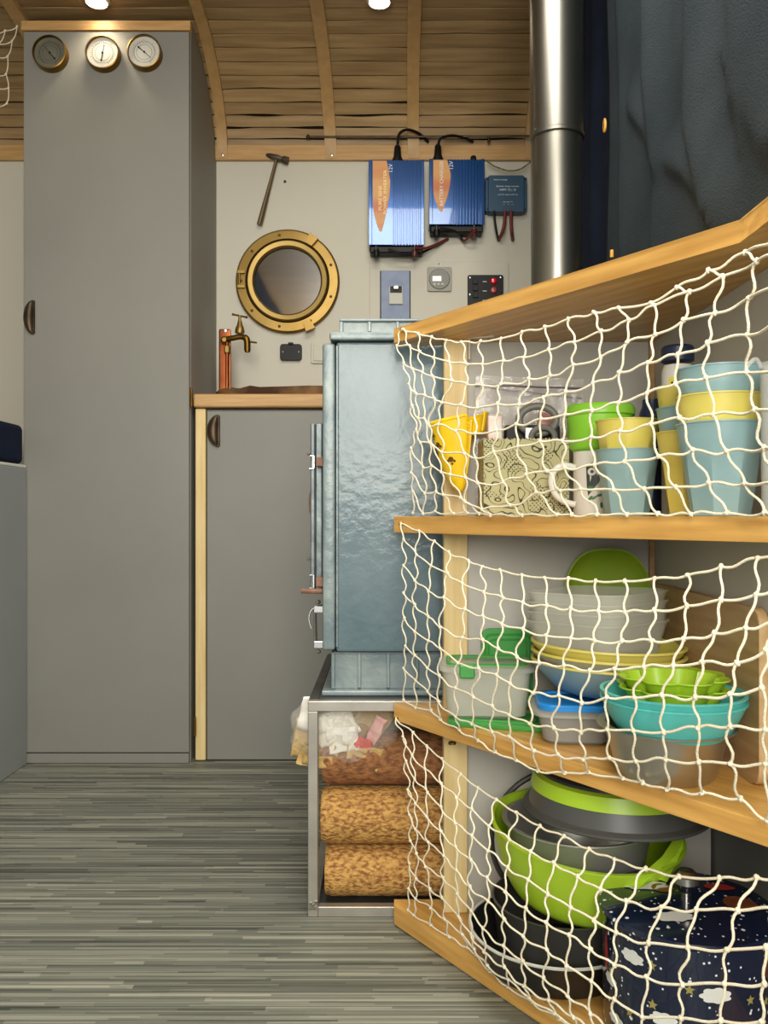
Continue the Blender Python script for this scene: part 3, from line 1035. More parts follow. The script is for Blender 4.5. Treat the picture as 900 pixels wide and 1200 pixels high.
def bagfn(u, v):
    th, ph = 2 * PI * u, PI * (v - .5)
    rx, rz, ry = .092, .062, .041
    p = Vector((math.cos(th) * math.cos(ph) * rx, math.sin(th) * math.cos(ph) * ry, math.sin(ph) * rz))
    k = 1 + .16 * mnoise.noise(p * 28) + .08 * mnoise.noise(p * 70)
    p = p * k
    if p.z > .048:
        p.z = .048 + (p.z - .048) * .2
    p.y = max(p.y, -.0455)
    return ctr + p


m_film = M('clear_film', '#e8e4dc', rough=.15, alpha=.20, bump=.6, bscale=60, spec=.9)
bg = MB().grid(bagfn, 48, 24)
bmesh.ops.remove_doubles(bg.bm, verts=bg.bm.verts, dist=.0003)
bg.build('film', m_film, bag, angle=180)
paper_cols = [('cream_paper', '#e3dccb'), ('tan_paper', '#c2a368'), ('white_paper', '#eae6dd'), ('tan_paper', '#c2a368'), ('red_paper', '#d2382e'), ('pink_paper', '#e0a6a0'), ('tan_paper', '#c2a368'), ('brown_paper', '#9a7748')]
spots = [(378, 842, .040, .028, 2, 0), (398, 886, .060, .014, 1, -2), (404, 862, .030, .030, 7, 0), (440, 858, .010, .026, 5, -3), (426, 872, .013, .010, 4, -6), (354, 872, .018, .034, 1, 4),
         (432, 846, .034, .030, 3, 3), (392, 850, .036, .026, 0, -4), (402, 866, .026, .022, 2, -6), (418, 888, .040, .010, 6, -4), (362, 888, .018, .018, 1, -2), (428, 884, .030, .012, 3, -5), (376, 893, .030, .010, 6, -5)]
for k, (px, py, hw, hh, ci, dy) in enumerate(spots):
    c = at(px, py, SB)
    c.y = ctr.y - .012 + .004 * dy * .8
    rz = R.uniform(-.6, .6)

    def pf(u, v, c=c, hw=hw, hh=hh, k=k, rz=rz):
        a, b = (u - .5) * 2 * hw, (v - .5) * 2 * hh
        x, z = a * math.cos(rz) - b * math.sin(rz), a * math.sin(rz) + b * math.cos(rz)
        q = Vector((x * 40 + k * 7, z * 40, k))
        return c + Vector((x + .004 * mnoise.noise(q * 1.3), .012 * mnoise.noise(q) + .005 * mnoise.noise(q * 2.7), z + .004 * mnoise.noise(q * 1.7)))
    nm, cc = paper_cols[ci]
    MB().grid(pf, 10, 10).build('paper_scrap', M(nm, cc, rough=.8), bag, solid=.0006, angle=25)

# stove
YS = F / 699
stove = thing('stove', 'blue grey enamelled cast iron stove standing on the steel rack', 'stove', (.14, YS, ZRK))
XS0, XS1 = -.103, .42
zs0, zs1 = .4215, .943
YSB = 1.83
MB().box(XS0 + .022, XS1, YS, YSB, zs0, zs1, .006, 2).build('firebox', m_enamel, stove)
fp = MB()
fp.box(XS0, XS0 + .0215, YS - .004, YSB + .004, zs0 + .004, zs1 - .003, .005, 2)
fp.build('front_plate', m_enamel2, stove)
MB().tube([(XS0 + .0245, YS - .001, zs0 + .01), (XS0 + .0245, YS - .001, zs1 - .008)], .0022, 6).build('seam', m_enamel2, stove)
MB().box(XS0 + .012, XS1 + .01, YS - .010, YSB + .01, zs1 + .0005, zs1 + .0145, .004, 2).build('top_plate', m_enamel2, stove)


def ribbed(name, x0, x1, y0, y1, z0, z1, ribs, lip):
    o = MB().box(x0 + .006, x1 - .006, y0 + .007, y1 - .007, z0, z1 - .001).build(name, m_enamel2, stove)
    for rx in ribs:
        MB().box(rx - .0028, rx + .0028, y0, y0 + .009, z0 + .002, z1 - lip, .001).build('rib', m_enamel2, o)
    MB().box(x0, x1, y0 - .001, y1, z1 - lip, z1, .001).build('lip', m_enamel2, o)
    for e in (x0, x1 - .006):
        MB().box(e, e + .006, y0, y1, z0, z1 - lip, .001).build('rib', m_enamel2, o)
    return o


ribbed('crown', (398 - 450) / 695, .41, YS + .004, YSB - .01, zs1 + .015, zs1 + .039, [(433 - 450) / 695, (466 - 450) / 695, .07, .12], .004)
zf0 = ZRK + .0095
ribbed('base', (388 - 450) / 699, .41, YS + .004, YSB - .01, zf0, zs0 - .0005, [(421 - 450) / 699, (455 - 450) / 699, (489 - 450) / 699, .11], .0015)
MB().box((377 - 450) / 702, .42, YS - .010, YSB, ZRK + .0005, zf0 - .0005, .002).build('base_flange', m_enamel2, stove)
# door at the left face, seen edge on
dr = MB()
xd0, xd1 = at(363, 0, 690).x, at(376, 0, 690).x
dr.box(xd0, xd0 + .008, YS + .03, YSB - .08, HC - (695 - 605) / 690, HC + (605 - 495) / 690, .002)
dr.box(xd0 + .008, xd1 + .001, YS + .04, YSB - .09, HC - (693 - 605) / 690, HC + (605 - 494) / 690, .002)
door = dr.build('door', M('door_casting', '#5e6668', '#7f8888', rough=.4, scale=25, bump=.2, metal=.3), stove)
for py in (541, 682):
    c = at(373, py, 692)
    MB().box(c.x - .004, XS0, YS + .014, YS + .034, c.z - .008, c.z + .008, .001).build('hinge_lug', m_rust, door)
    MB().tube([(xd0 - .001, YS + .026, c.z + .011), (xd0 + .006, YS + .026, c.z + .011), (xd0 + .006, YS + .026, c.z - .011), (xd0 - .001, YS + .026, c.z - .011)], .002, 6).build('hinge_strap', m_steel, door)
for py in (532, 655):
    MB().ball(at(363, py, 690) + Vector((-.002, 0, 0)), .003).build('bolt', m_steel, door)
pz = at(362, 600, 690)
MB().prism([(pz.x - .004, pz.z + .03), (pz.x, pz.z + .04), (pz.x, pz.z - .004), (pz.x - .004, pz.z)], YS + .06, YS + .08, axis='y').build('knob', m_rust, door)
MB().tube([at(353, 692.5, 692), at(378, 693, 692)], .0042, 8).build('damper_rod', m_rust, stove)
lt = MB()
xx = at(371, 0, 695).x
for py in (715, 757):
    c = at(371, py, 695)
    lt.box(c.x - .006, XS0, YS + .02, YS + .04, c.z - .006, c.z + .006, .001)
    lt.ball(c + Vector((.002, -.004 + .02, (.012 if py < 730 else -.012))), .004)
lt.tube([at(368, 715, 695) + Vector((0, .016, 0)), at(369, 757, 695) + Vector((0, .016, 0))], .003, 8)
lt.tube(curve([at(371, 712, 695) + Vector((0, .016, 0)), at(364, 716, 695) + Vector((0, .016, 0)), at(361, 726, 695) + Vector((0, .016, 0)), at(364, 738, 695) + Vector((0, .016, 0))], 6), .0016, 6)
lt.build('latch', m_steel, stove)

# ------------------------------------------------------------------ corner shelf unit
KE, Y0E, X0E = .689, 1.35, .02


def sfront(px, bend=True):
    """pixels per metre of the shelf front at a photograph column"""
    s = 741 * (1 + .00142 * (px - 465))
    return s if px < 870 or not bend else (px - 450) / .359


YBK = 1.345
unit = thing('corner_shelf', 'pine corner shelf unit with angled front and four boards', 'shelf', (.25, 1.3, 0))


def board(z0, z1, xr, bend=False):
    poly = [(.016, 1.354), (.016, 1.376), (xr, 1.376)]
    poly += [(xr, .30), (.359, .30), (.359, .858)] if bend else [(xr, Y0E - (xr - X0E) / KE)]
    return MB().prism(poly, z0, z1, .0015).build('shelf_board', m_shelf, unit)


ZB = .033
board(.002, ZB, .515)
board(.326, .350, .515)
board(.624, .650, .4245)
board(.925, .948, .515, True)
px0, px1 = .093, .130
for z0, z1 in ((ZB + .0003, .3257), (.3503, .6237), (.6503, .9247)):
    MB().box(px0, px1, 1.326, YBK - .0005, z0, z1, .0012).build('post', m_post, unit)
    xr = .515 if z0 < .1 else .424
    MB().box(px0, xr, YBK, YBK + .012, z0, z1).build('back_panel', m_panel, unit)
    if z0 > .1:
        MB().box(.4245, .434, .30, YBK + .012, z0, z1).build('side_panel', m_panel, unit)
        MB().box(.4165, .424, YBK - .008, YBK - .0005, z0, z1).build('corner_batten', m_trimwood, unit)
bk = at(563, 400, 760)
br = MB()
a_ = [at(550, 421, 757), at(550, 396, 757), at(578, 394, 775)]
br.tube(a_, .0018, 6).tube([at(553, 393.2, 757), at(577, 391.5, 775)], .0016, 6)
br.build('wire_bracket', m_white, unit)
MB().lathe([(0, 0), (.006, 0), (.006, .003), (0, .004)], at(530, 868, 780) + Vector((0, 0, -.005)), 10).build('screw', m_brassdk, unit)


# ------------------------------------------------------------------ generic vessels
def turned(name, label, cat, c, prof, mat, seg=48, fn=None, group=None, rot=(0, 0, 0), sq=(1, 1), angle=40):
    o = MB().lathe(prof, (0, 0, 0), seg, fn=fn, sq=sq).build(name, mat, angle=angle)
    o.location = c
    o.rotation_euler = rot
    return tag(o, label, cat, group)


def bowl_prof(rb, rt, h, th=.003, p=.55, lip=.002, n=10):
    out = [(0, 0), (rb, 0)]
    for i in range(1, n + 1):
        u = i / n
        out.append((rb + (rt - rb) * u ** p, h * u))
    out += [(rt + lip, h), (rt + lip, h + .002), (rt - th, h + .002)]
    for i in range(n - 1, -1, -1):
        u = i / n
        out.append((max(.001, rb - th * .6 + (rt - rb - th * .4) * u ** p), th + (h - th) * u))
    out.append((0, th))
    return out


def tub_mesh(hx, hy, h, rad, taper=.86, th=.0016, flange=.003, n=6):
    def ring(k, z, g=0):
        return [(x, y, z) for x, y in rrect(hx * k + g, hy * k + g, rad * k + max(0, g), n)]
    mb = MB()
    rings = [ring(taper * .9, 0), ring(taper, .004)]
    for i in range(1, 6):
        u = i / 5
        rings.append(ring(taper + (1 - taper) * u, .004 + (h - .004) * u))
    rings += [ring(1, h, flange), ring(1, h + .002, flange), ring(1, h + .002, -th)]
    for i in range(4, -1, -1):
        u = i / 5
        rings.append(ring(taper + (1 - taper) * u, .004 + (h - .004) * u, -th))
    rings.append(ring(taper * .9, .003, -th))
    return mb.loft(rings, cap0=True, cap1=True)


# ------------------------------------------------------------------ middle shelf: cups, mug, basket
Z2 = .6505
m_cupb = M('blue_grey_melamine', '#87a7ac', '#8fb0b4', rough=.38, scale=4)
m_cupy = M('yellow_melamine', '#d8c95e', '#e0d26c', rough=.38, scale=4)


def oct_fn(a, z):
    q = (a % (PI / 4)) - PI / 8
    k = math.cos(PI / 8) / math.cos(q)
    return 1 if z > .072 else (1 + (k - 1) * min(1, (.072 - z) / .006))


def cup(c, r, h, mat, label, group=None, rz=0):
    k = h / .1
    rb = r * .68
    prof = [(0, 0), (rb, 0)]
    for i in range(1, 9):
        u = i / 8
        prof.append((rb + (r - rb) * u ** .92, .1 * u * 1))
    prof += [(r + .0012, .1), (r + .0012, .1015), (r - .0022, .1015)]
    for i in range(7, -1, -1):
        u = i / 8
        prof.append((rb - .0022 + (r - rb) * u ** .92, .003 + .097 * u))
    prof.append((0, .003))
    prof = [(a, b * k) for a, b in prof]
    return turned('cup', label, 'cup', c, prof, mat, 64, fn=lambda a, z: oct_fn(a, z / k), group=group, rot=(0, 0, rz), angle=25)


sB = 1067
cB = at(844, 605, sB)
cB.z = Z2
for dz, m, lb in ((0, m_cupb, 'blue grey cup, bottom of the front right stack on the middle shelf'), (.030, m_cupy, 'yellow cup in the middle of the front right cup stack'), (.060, m_cupb, 'blue grey cup on top of the front right cup stack')):
    cup(cB + Vector((0, 0, dz)), .0458, .0995, m, lb, 'melamine cups on the middle shelf', .2 + dz * 3)
sA = 900
cA = at(735, 605, sA)
cA.z = Z2
for dz, m, lb in ((0, m_cupb, 'blue grey cup right beside the owl mug, under a yellow cup'), (.038, m_cupy, 'yellow cup nested in the blue grey cup beside the owl mug')):
    cup(cA + Vector((0, 0, dz)), .0398, .0845, m, lb, 'melamine cups on the middle shelf', .5 + dz)
sM = 965
cM = Vector((.3755, F / sM, Z2))
for dz, m, lb in ((0, m_cupy, 'yellow cup, lowest of the rear stack between the two cup stacks'), (.029, m_cupb, 'blue grey cup in the middle of the rear cup stack'), (.055, m_cupy, 'yellow cup on top of the rear cup stack')):
    cup(cM + Vector((0, 0, dz)), .0425, .1, m, lb, 'melamine cups on the middle shelf', .9 + dz)

# enamel mug with an owl print, lime tub on it
sU = 830
cU = at(697.5, 605, sU)
cU.z = Z2
mug = thing('mug', 'white enamel mug with an owl print and a big round handle', 'mug', cU)
m_enw = M('white_enamel', '#e2e0d8', rough=.2, coat=.4)
RM = .0305
MB().lathe([(0, 0), (.0285, 0), (RM, .004), (RM, .088), (.0315, .090), (.0292, .090), (.0288, .004), (0, .004)], cU, 40).build('body', m_enw, mug)
hp = [(-.0300, .068), (-.046, .071), (-.059, .063), (-.063, .046), (-.057, .030), (-.044, .020), (-.030, .016)]
MB().tube(curve([cU + Vector((x, -.006, z)) for x, z in hp], 6), .0045, 10).build('handle', m_enw, mug)
m_ink = M('dark_green_ink', '#26362f', rough=.4)
m_green_ink = M('leaf_green_ink', '#3f7a4c', rough=.4)


def on_cyl(c, r, a, z, u, v):
    b = a + u / r
    return Vector((c.x + (r + .0006) * math.cos(b), c.y + (r + .0006) * math.sin(b), c.z + z + v))


def decal(mb, outline, c, r, a, z):
    ctr_ = mb.bm.verts.new(on_cyl(c, r, a, z, 0, 0))
    vs = [mb.bm.verts.new(on_cyl(c, r, a, z, u, v)) for u, v in outline]
    for i in range(len(vs)):
        mb.face((ctr_, vs[i], vs[(i + 1) % len(vs)]))
    return mb


def circ(r, n=16, sx=1, sy=1, cx=0, cy=0):
    return [(cx + math.cos(2 * PI * k / n) * r * sx, cy + math.sin(2 * PI * k / n) * r * sy) for k in range(n)]


am = -PI / 2 - .22
pr = MB()
decal(pr, [(-.012, -.002), (-.013, .026), (-.006, .031), (.002, .028), (.010, .031), (.012, .020), (.004, .004), (-.004, -.006), (-.010, -.014)], cU, RM, am, .042)
pr.build('owl_print', m_ink, mug)
pr = MB()
for k in (-1, 1):
    b_ = am + k * .0052 / RM
    decal(pr, circ(.0056), cU, RM + .0004, b_, .061)
pr.build('owl_eyes', m_enw, mug)
pr = MB()
for k in (-1, 1):
    decal(pr, circ(.0022), cU, RM + .0008, am + k * .0048 / RM, .061)
pr.build('owl_pupils', m_ink, mug)
pr = MB()
for k in range(9):
    a = am + R.uniform(-.35, .75)
    z = R.uniform(.014, .044)
    ro = R.uniform(0, PI)
    decal(pr, [(x * math.cos(ro) - y * math.sin(ro), x * math.sin(ro) + y * math.cos(ro)) for x, y in circ(.0045, 10, 1, .42)], cU, RM + .0001, a, z)
pr.build('leaf_print', m_green_ink, mug, kind='stuff')

m_lime = M('lime_silicone', '#86cc34', '#90d63e', rough=.4, scale=3)
turned('tub', 'bright lime green tub standing on the owl mug', 'tub', (cU.x + .009, cU.y + .012, Z2 + .0905), [(0, 0), (.036, 0), (.042, .006), (.0465, .05), (.049, .052), (.049, .062), (.046, .066), (0, .067)], m_lime, 40)

# fabric basket
def basket_material():
    m = bpy.data.materials.new('printed_khaki')
    m.use_nodes = True
    nt = m.node_tree
    b = nt.nodes['Principled BSDF']
    b.inputs['Roughness'].default_value = .8
    tc = nt.nodes.new('ShaderNodeTexCoord')

    def wave(scale, rot, dist, lo):
        mp = nt.nodes.new('ShaderNodeMapping')
        mp.inputs['Rotation'].default_value = (0, rot, 0)
        nt.links.new(tc.outputs['Object'], mp.inputs[0])
        wv = nt.nodes.new('ShaderNodeTexWave')
        wv.inputs['Scale'].default_value = scale
        wv.inputs['Distortion'].default_value = dist
        wv.inputs['Detail'].default_value = 1.5
        nt.links.new(mp.outputs[0], wv.inputs[0])
        gt = nt.nodes.new('ShaderNodeMath')
        gt.operation = 'GREATER_THAN'
        gt.inputs[1].default_value = lo
        nt.links.new(wv.outputs['Fac'], gt.inputs[0])
        return gt
    w1, w2 = wave(75, .75, 3, .62), wave(75, -.75, 3, .62)
    chk = nt.nodes.new('ShaderNodeMath')
    chk.operation = 'MULTIPLY'
    nt.links.new(w1.outputs[0], chk.inputs[0])
    nt.links.new(w2.outputs[0], chk.inputs[1])
    nz = nt.nodes.new('ShaderNodeTexNoise')
    nz.inputs['Scale'].default_value = 26
    nz.inputs['Detail'].default_value = 0
    nt.links.new(tc.outputs['Object'], nz.inputs[0])
    g1 = nt.nodes.new('ShaderNodeMath')
    g1.operation = 'GREATER_THAN'
    g1.inputs[1].default_value = .56
    nt.links.new(nz.outputs[0], g1.inputs[0])
    hat = nt.nodes.new('ShaderNodeMath')
    hat.operation = 'MULTIPLY'
    nt.links.new(chk.outputs[0], hat.inputs[0])
    nt.links.new(g1.outputs[0], hat.inputs[1])
    # curling drawn lines: iso lines of a noise
    n2 = nt.nodes.new('ShaderNodeTexNoise')
    n2.inputs['Scale'].default_value = 34
    n2.inputs['Detail'].default_value = 1
    nt.links.new(tc.outputs['Object'], n2.inputs[0])
    ml = nt.nodes.new('ShaderNodeMath')
    ml.operation = 'MULTIPLY'
    ml.inputs[1].default_value = 9
    nt.links.new(n2.outputs[0], ml.inputs[0])
    fr = nt.nodes.new('ShaderNodeMath')
    fr.operation = 'FRACT'
    nt.links.new(ml.outputs[0], fr.inputs[0])
    ls = nt.nodes.new('ShaderNodeMath')
    ls.operation = 'LESS_THAN'
    ls.inputs[1].default_value = .16
    nt.links.new(fr.outputs[0], ls.inputs[0])
    mx = nt.nodes.new('ShaderNodeMath')
    mx.operation = 'MAXIMUM'
    nt.links.new(hat.outputs[0], mx.inputs[0])
    nt.links.new(ls.outputs[0], mx.inputs[1])
    mc = nt.nodes.new('ShaderNodeMix')
    mc.data_type = 'RGBA'
    mc.inputs[6].default_value = lin('#b3ae84')
    mc.inputs[7].default_value = lin('#3a3a2c')
    nt.links.new(mx.outputs[0], mc.inputs[0])
    nt.links.new(mc.outputs[2], b.inputs['Base Color'])
    return m


xb0, xb1, yb0, yb1, hb_ = .143, .2655, 1.224, 1.300, .112
bsk = thing('basket', 'khaki printed cardboard basket with zigzag top edge on the middle shelf', 'basket', ((xb0 + xb1) / 2, (yb0 + yb1) / 2, Z2))
m_bsk = basket_material()


def zig(length, n):
    p = [(0, 0), (length, 0)]
    for i in range(n, -1, -1):
        p.append((length * i / n, hb_ - (.0025 if i % 2 else 0)))
    return p


for y in (yb0, yb1 - .003):
    MB().prism([(xb0 + u, Z2 + .0002 + v) for u, v in zig(xb1 - xb0, 44)], y, y + .003, axis='y').build('wall', m_bsk, bsk)
for x in (xb0, xb1 - .003):
    MB().prism([(yb0 + .003 + u, Z2 + .0002 + v) for u, v in zig(yb1 - yb0 - .006, 26)], x, x + .003, axis='x').build('wall', m_bsk, bsk)
MB().box(xb0 + .003, xb1 - .003, yb0 + .003, yb1 - .003, Z2 + .0003, Z2 + .003).build('bottom', m_bsk, bsk)
pch = MB().box(.180, .261, 1.262, 1.288, Z2 + .004, Z2 + .135, .004, 2)
tag(pch.build('pouch', m_dark), 'black pouch sticking out of the khaki basket', 'pouch')
scs = thing('scissors', 'grey handled scissors standing in the khaki basket', 'scissors', (.215, 1.25, Z2 + .02))
c = at(630, 492, 800)
m_grey_h = M('grey_rubber', '#6e6c66', rough=.5)
MB().tube([c + Vector((math.cos(2 * PI * k / 28) * .027, 0, math.sin(2 * PI * k / 28) * .020)) for k in range(28)], .0055, 10, closed=True).build('handle', m_grey_h, scs)
MB().tube([c + Vector((.006 + math.cos(2 * PI * k / 24) * .017, -.010, -.026 + math.sin(2 * PI * k / 24) * .014)) for k in range(24)], .0045, 8, closed=True).build('handle', m_grey_h, scs)
MB().box(c.x - .02, c.x - .008, 1.240, 1.244, Z2 + .02, c.z - .012, .001).build('blade', m_steel, scs)
pk = MB().box(.234, .260, 1.289, 1.296, Z2 + .004, Z2 + .156, .002, 2)
tag(pk.build('packet', M('pink_packet', '#b4605c', '#c98a80', rough=.4, scale=40)), 'pink packet standing at the back of the khaki basket', 'packet')
pk = MB().box(.152, .174, 1.25, 1.272, Z2 + .004, Z2 + .148, .003, 2)
tag(pk.build('packet', M('pink_white_packet', '#d98a84', '#ddd6cc', rough=.4, scale=28)), 'pink and white packet at the left in the khaki basket', 'packet')
zb_ = thing('zip_bag', 'clear zip bags bulging up behind the khaki basket', 'bag', (.22, 1.31, Z2))


def zipbag(u, v, dy=0, k=0):
    x = .142 + .165 * u
    z = Z2 + .004 + .212 * v - .02 * u * v * (1 if k else .3)
    q = Vector((x * 25 + k * 5, z * 25, k))
    return (x, 1.319 + dy + .008 * mnoise.noise(q) * math.sin(PI * u) + .004 * mnoise.noise(q * 3) * math.sin(PI * u), z)


m_zip = M('clear_bag', '#ded8d4', rough=.12, alpha=.28, bump=.5, bscale=45, spec=.9)
for k in (0, 1):
    MB().grid(lambda u, v: zipbag(u, v, -.008 + .016 * k, k), 24, 24).build('film', m_zip, zb_, angle=180)
    MB().tube([Vector(zipbag(u / 12, .93, -.008 + .016 * k, k)) + Vector((0, -.002, 0)) for u in range(13)], .0014, 6).build('zip_line', M('mauve_zip', '#5d4a58', rough=.5), zb_)

# yellow silicone mitt hanging over the basket corner
m_yel = M('yellow_silicone', '#f0c40c', '#f5cf1e', rough=.38, scale=6)
sY = 787
cy = at(537, 491, sY)
mitt = thing('pot_mitt', 'bright yellow silicone pot mitt with brown spots left of the basket', 'mitt', (cy.x, cy.y, cy.z - .1))


def cone(u, v, a0=55, a1=286):
    a = math.radians(a0 + (a1 - a0) * u)
    k = (1 - v) ** .52
    ser = 0
    if u > .97 and a1 > 200:
        ser = .0018 * (1 if int(v * 40) % 2 else -1) * (1 - v)
    rx, ry = .0415 * k + .001, .026 * k + .004
    x = cy.x + math.cos(a) * rx + .004 * v + ser
    return (x, cy.y + math.sin(a) * ry, cy.z + .008 * math.cos(a) * (1 - v) - .108 * v)


MB().grid(cone, 48, 40).build('pocket', m_yel, mitt, solid=.0025, angle=60)
MB().grid(lambda u, v: cone(u, v * .24, -30, 55), 20, 8).build('flap', m_yel, mitt, solid=.0025, angle=60)
rim_pts = [Vector(cone(u / 40, 0, -30, 286)) for u in range(41)]
MB().tube(rim_pts, .0028, 8).build('rim', m_yel, mitt)
m_spot = M('brown_print', '#5b3c14', rough=.5)
for (u, v) in ((.60, .16), (.66, .32), (.80, .55), (.57, .40)):
    mb = MB()
    p = Vector(cone(u, v))
    du, dv = (Vector(cone(u + .01, v)) - p).normalized(), (Vector(cone(u, v + .01)) - p).normalized()
    nn_ = du.cross(dv).normalized()
    if nn_.y > 0:
        nn_ = -nn_
    for ox, oy, rr in ((0, 0, .0042), (.005, .003, .002), (-.005, .002, .002), (.001, .0065, .002)):
        vs = [mb.bm.verts.new(p + nn_ * .0016 + du * (ox + math.cos(2 * PI * k / 10) * rr) + dv * (oy + math.sin(2 * PI * k / 10) * rr)) for k in range(10)]
        mb.face(vs)
    mb.build('spot_print', m_spot, mitt)

# jar with navy lid, dark bottle, clear beaker
sJ = 880
cj = at(794, 605, sJ)
cj.z = Z2
jar = thing('canister', 'tall white canister with navy lid and yellow label behind the cups', 'canister', cj)
MB().lathe([(0, 0), (.0195, 0), (.0205, .003), (.0205, .192), (.018, .200), (0, .2)], cj, 32).build('body', m_white, jar)
zl = (605 - 425) / sJ
MB().lathe([(.0195, zl), (.0212, zl + .001), (.0212, zl + .018), (.019, zl + .021), (0, zl + .0215)], cj, 32).build('lid', M('navy_plastic', '#1f2d4d', rough=.4), jar)
lbm = MB()
lab = [[on_cyl(cj, .0206, -PI / 2 - .85 + 1.5 * i / 10, zz, 0, 0) for i in range(11)] for zz in (.128, .182)]
lbm.loft(lab, close=False).build('label', M('yellow_label', '#e3d03c', rough=.5), jar)
lbm = MB()
for k in range(3):
    z_ = .176 - .016 * k
    for j in range(6):
        a = -PI / 2 - .65 + .2 * j
        if (j + k) % 4 == 3:
            continue
        decal(lbm, [(-.0013, -.004), (.0013, -.004), (.0013, .004), (-.0013, .004)], cj, .0209, a, z_ - .004)
lbm.build('label_print', m_dark, jar, kind='stuff')
turned('bottle', 'small dark navy bottle behind the cup stacks', 'bottle', (at(764, 0, 800).x, F / 800, Z2), [(0, 0), (.017, 0), (.018, .004), (.018, .150), (.014, .160), (.0135, .170), (0, .171)], M('navy_plastic', '#1f2d4d'), 28)
sK = 1180
ck = at(911, 605, sK)
ck.z = Z2
bkr = thing('beaker', 'clear plastic beaker at the right edge beside the front cup stack', 'beaker', ck)
m_clear = M('clear_plastic', '#d8dad6', rough=.15, alpha=.42, spec=.8)
MB().lathe([(0, 0), (.0135, 0), (.0145, .003), (.016, .150), (.0172, .152), (.0150, .152), (.0132, .004), (0, .004)], ck, 32).build('body', m_clear, bkr)
MB().tube(curve([ck + Vector((-.016, 0, .147)), ck + Vector((-.022, -.002, .155)), ck + Vector((-.030, -.004, .150)), ck + Vector((-.034, -.004, .142))], 6), .0022, 8).build('spout_lip', m_clear, bkr)

# ------------------------------------------------------------------ lower shelf: bowls, boxes, chopping board
Z3 = .3503
m_mgreen = M('leaf_green_plastic', '#3d9440', '#469d48', rough=.4, scale=4)
m_frost = M('frosted_plastic', '#dcdcd0', rough=.3, alpha=.34, spec=.5)
m_frost2 = M('thin_frosted_plastic', '#e0dfd2', rough=.3, alpha=.33, spec=.5)
m_olive = M('olive_lime_plastic', '#8fae28', '#98b830', rough=.4, scale=4)
m_teal = M('turquoise_melamine', '#4fb3ad', '#57bab4', rough=.35, scale=4)
m_bowlb = M('blue_grey_bowl', '#7f9ba6', '#87a3ad', rough=.4, scale=4)

gl = MB()
rings = []
for k, z in ((1, 0), (1.03, .003), (1.03, .007), (.97, .008)):
    rings.append([(x * 1, y * 1, z) for x, y in rrect(.072 * k, .046 * k, .016, 5)])
gl.loft(rings, cap0=True, cap1=True)
for k in (.82, .70):
    gl.tube([(x, y, .0085) for x, y in rrect(.072 * k, .046 * k, .012, 4)], .0012, 5, closed=True)
o = gl.build('box_lid', m_mgreen)
o.location = (.172, 1.243, Z3)
o.rotation_euler = (0, 0, -.30)
tag(o, 'flat green lid lying under the frosted box at left', 'lid')
fb = thing('storage_box', 'frosted storage box with green seal standing on a green lid', 'box', (.150, 1.262, Z3 + .0095), (0, 0, -.06))
tub_mesh(.063, .046, .066, .016, .90).build('body', m_frost, fb, world=False)
lw = MB()
lw.loft([[(x, y, z) for x, y in rrect(.069 * k, .052 * k, .018, 5)] for k, z in ((1, .0685), (1, .074), (.94, .076))], cap0=True, cap1=True)
lw.build('lid', m_frost, fb, world=False)
MB().tube([(x, y, .0755) for x, y in rrect(.055, .038, .014, 5)], .0035, 6, closed=True).build('seal', m_mgreen, fb, world=False)
MB().box(-.040, -.018, -.055, -.046, .060, .079, .002).build('clip', m_mgreen, fb, world=False)

gs = MB()
gc = at(597, 0, 765)
gs.prism(rrect(.040, .062, .012, 5, (gc.x, Z3 + .0625)), 1.331, 1.338, .002, 'y')
for k in (.85, .72):
    gs.tube([(gc.x + x, 1.3305, Z3 + .0625 + y) for x, y in rrect(.040 * k, .062 * k, .009, 4)], .0016, 5, closed=True)
tag(gs.build('box_lid', m_mgreen), 'green lid standing upright against the grey back panel', 'lid')

bb = thing('lunch_box', 'round cornered clear lunch box with bright blue lid', 'box', (.258, 1.158, Z3), (0, 0, -.12))
tub_mesh(.050, .050, .038, .022, .86).build('body', M('grey_clear_plastic', '#a9aaa6', rough=.25, alpha=.62), bb, world=False)
MB().loft([[(x, y, z) for x, y in rrect(.0575 * k, .0575 * k, .026, 6)] for k, z in ((.96, .037), (1, .038), (1, .043), (.95, .045))], cap0=True, cap1=True).build('rim', m_frost, bb, world=False)
MB().loft([[(x, y, z) for x, y in rrect(.051 * k, .051 * k, .024, 6)] for k, z in ((1, .0452), (1, .051), (.96, .053), (.86, .053), (.84, .050))], cap0=True, cap1=True).build('lid', M('bright_blue_plastic', '#1f86d6', rough=.35), bb, world=False)

sP = 841
cp_ = at(711, 0, sP)
cp_.z = Z3 + .0545
for k, (dz, m, lb) in enumerate(((0, m_bowlb, 'blue grey bowl with pale yellow inside, lowest of three'), (.0125, M('beige_grey_bowl', '#a39f8c', rough=.4), 'beige grey bowl in the middle of the yellow bowl stack'), (.025, m_cupy, 'yellow bowl on top holding the frosted tubs'))):
    t = thing('bowl', lb, 'bowl', (cp_.x, cp_.y, cp_.z + dz), (0, .03, 0), 'large nested bowls behind the lunch box')
    MB().lathe(bowl_prof(.055, .1045, .042, .0035, .62, .0005), (0, 0, 0), 56).build('body', m, t, world=False)
    MB().lathe([(.1045, .0415), (.1058, .0425), (.1055, .0455), (.1015, .0452), (.098, .040), (.075, .016), (.055, .0055), (0, .0055)], (0, 0, 0), 56, cap=False).build('lining', m_cupy, t, world=False)

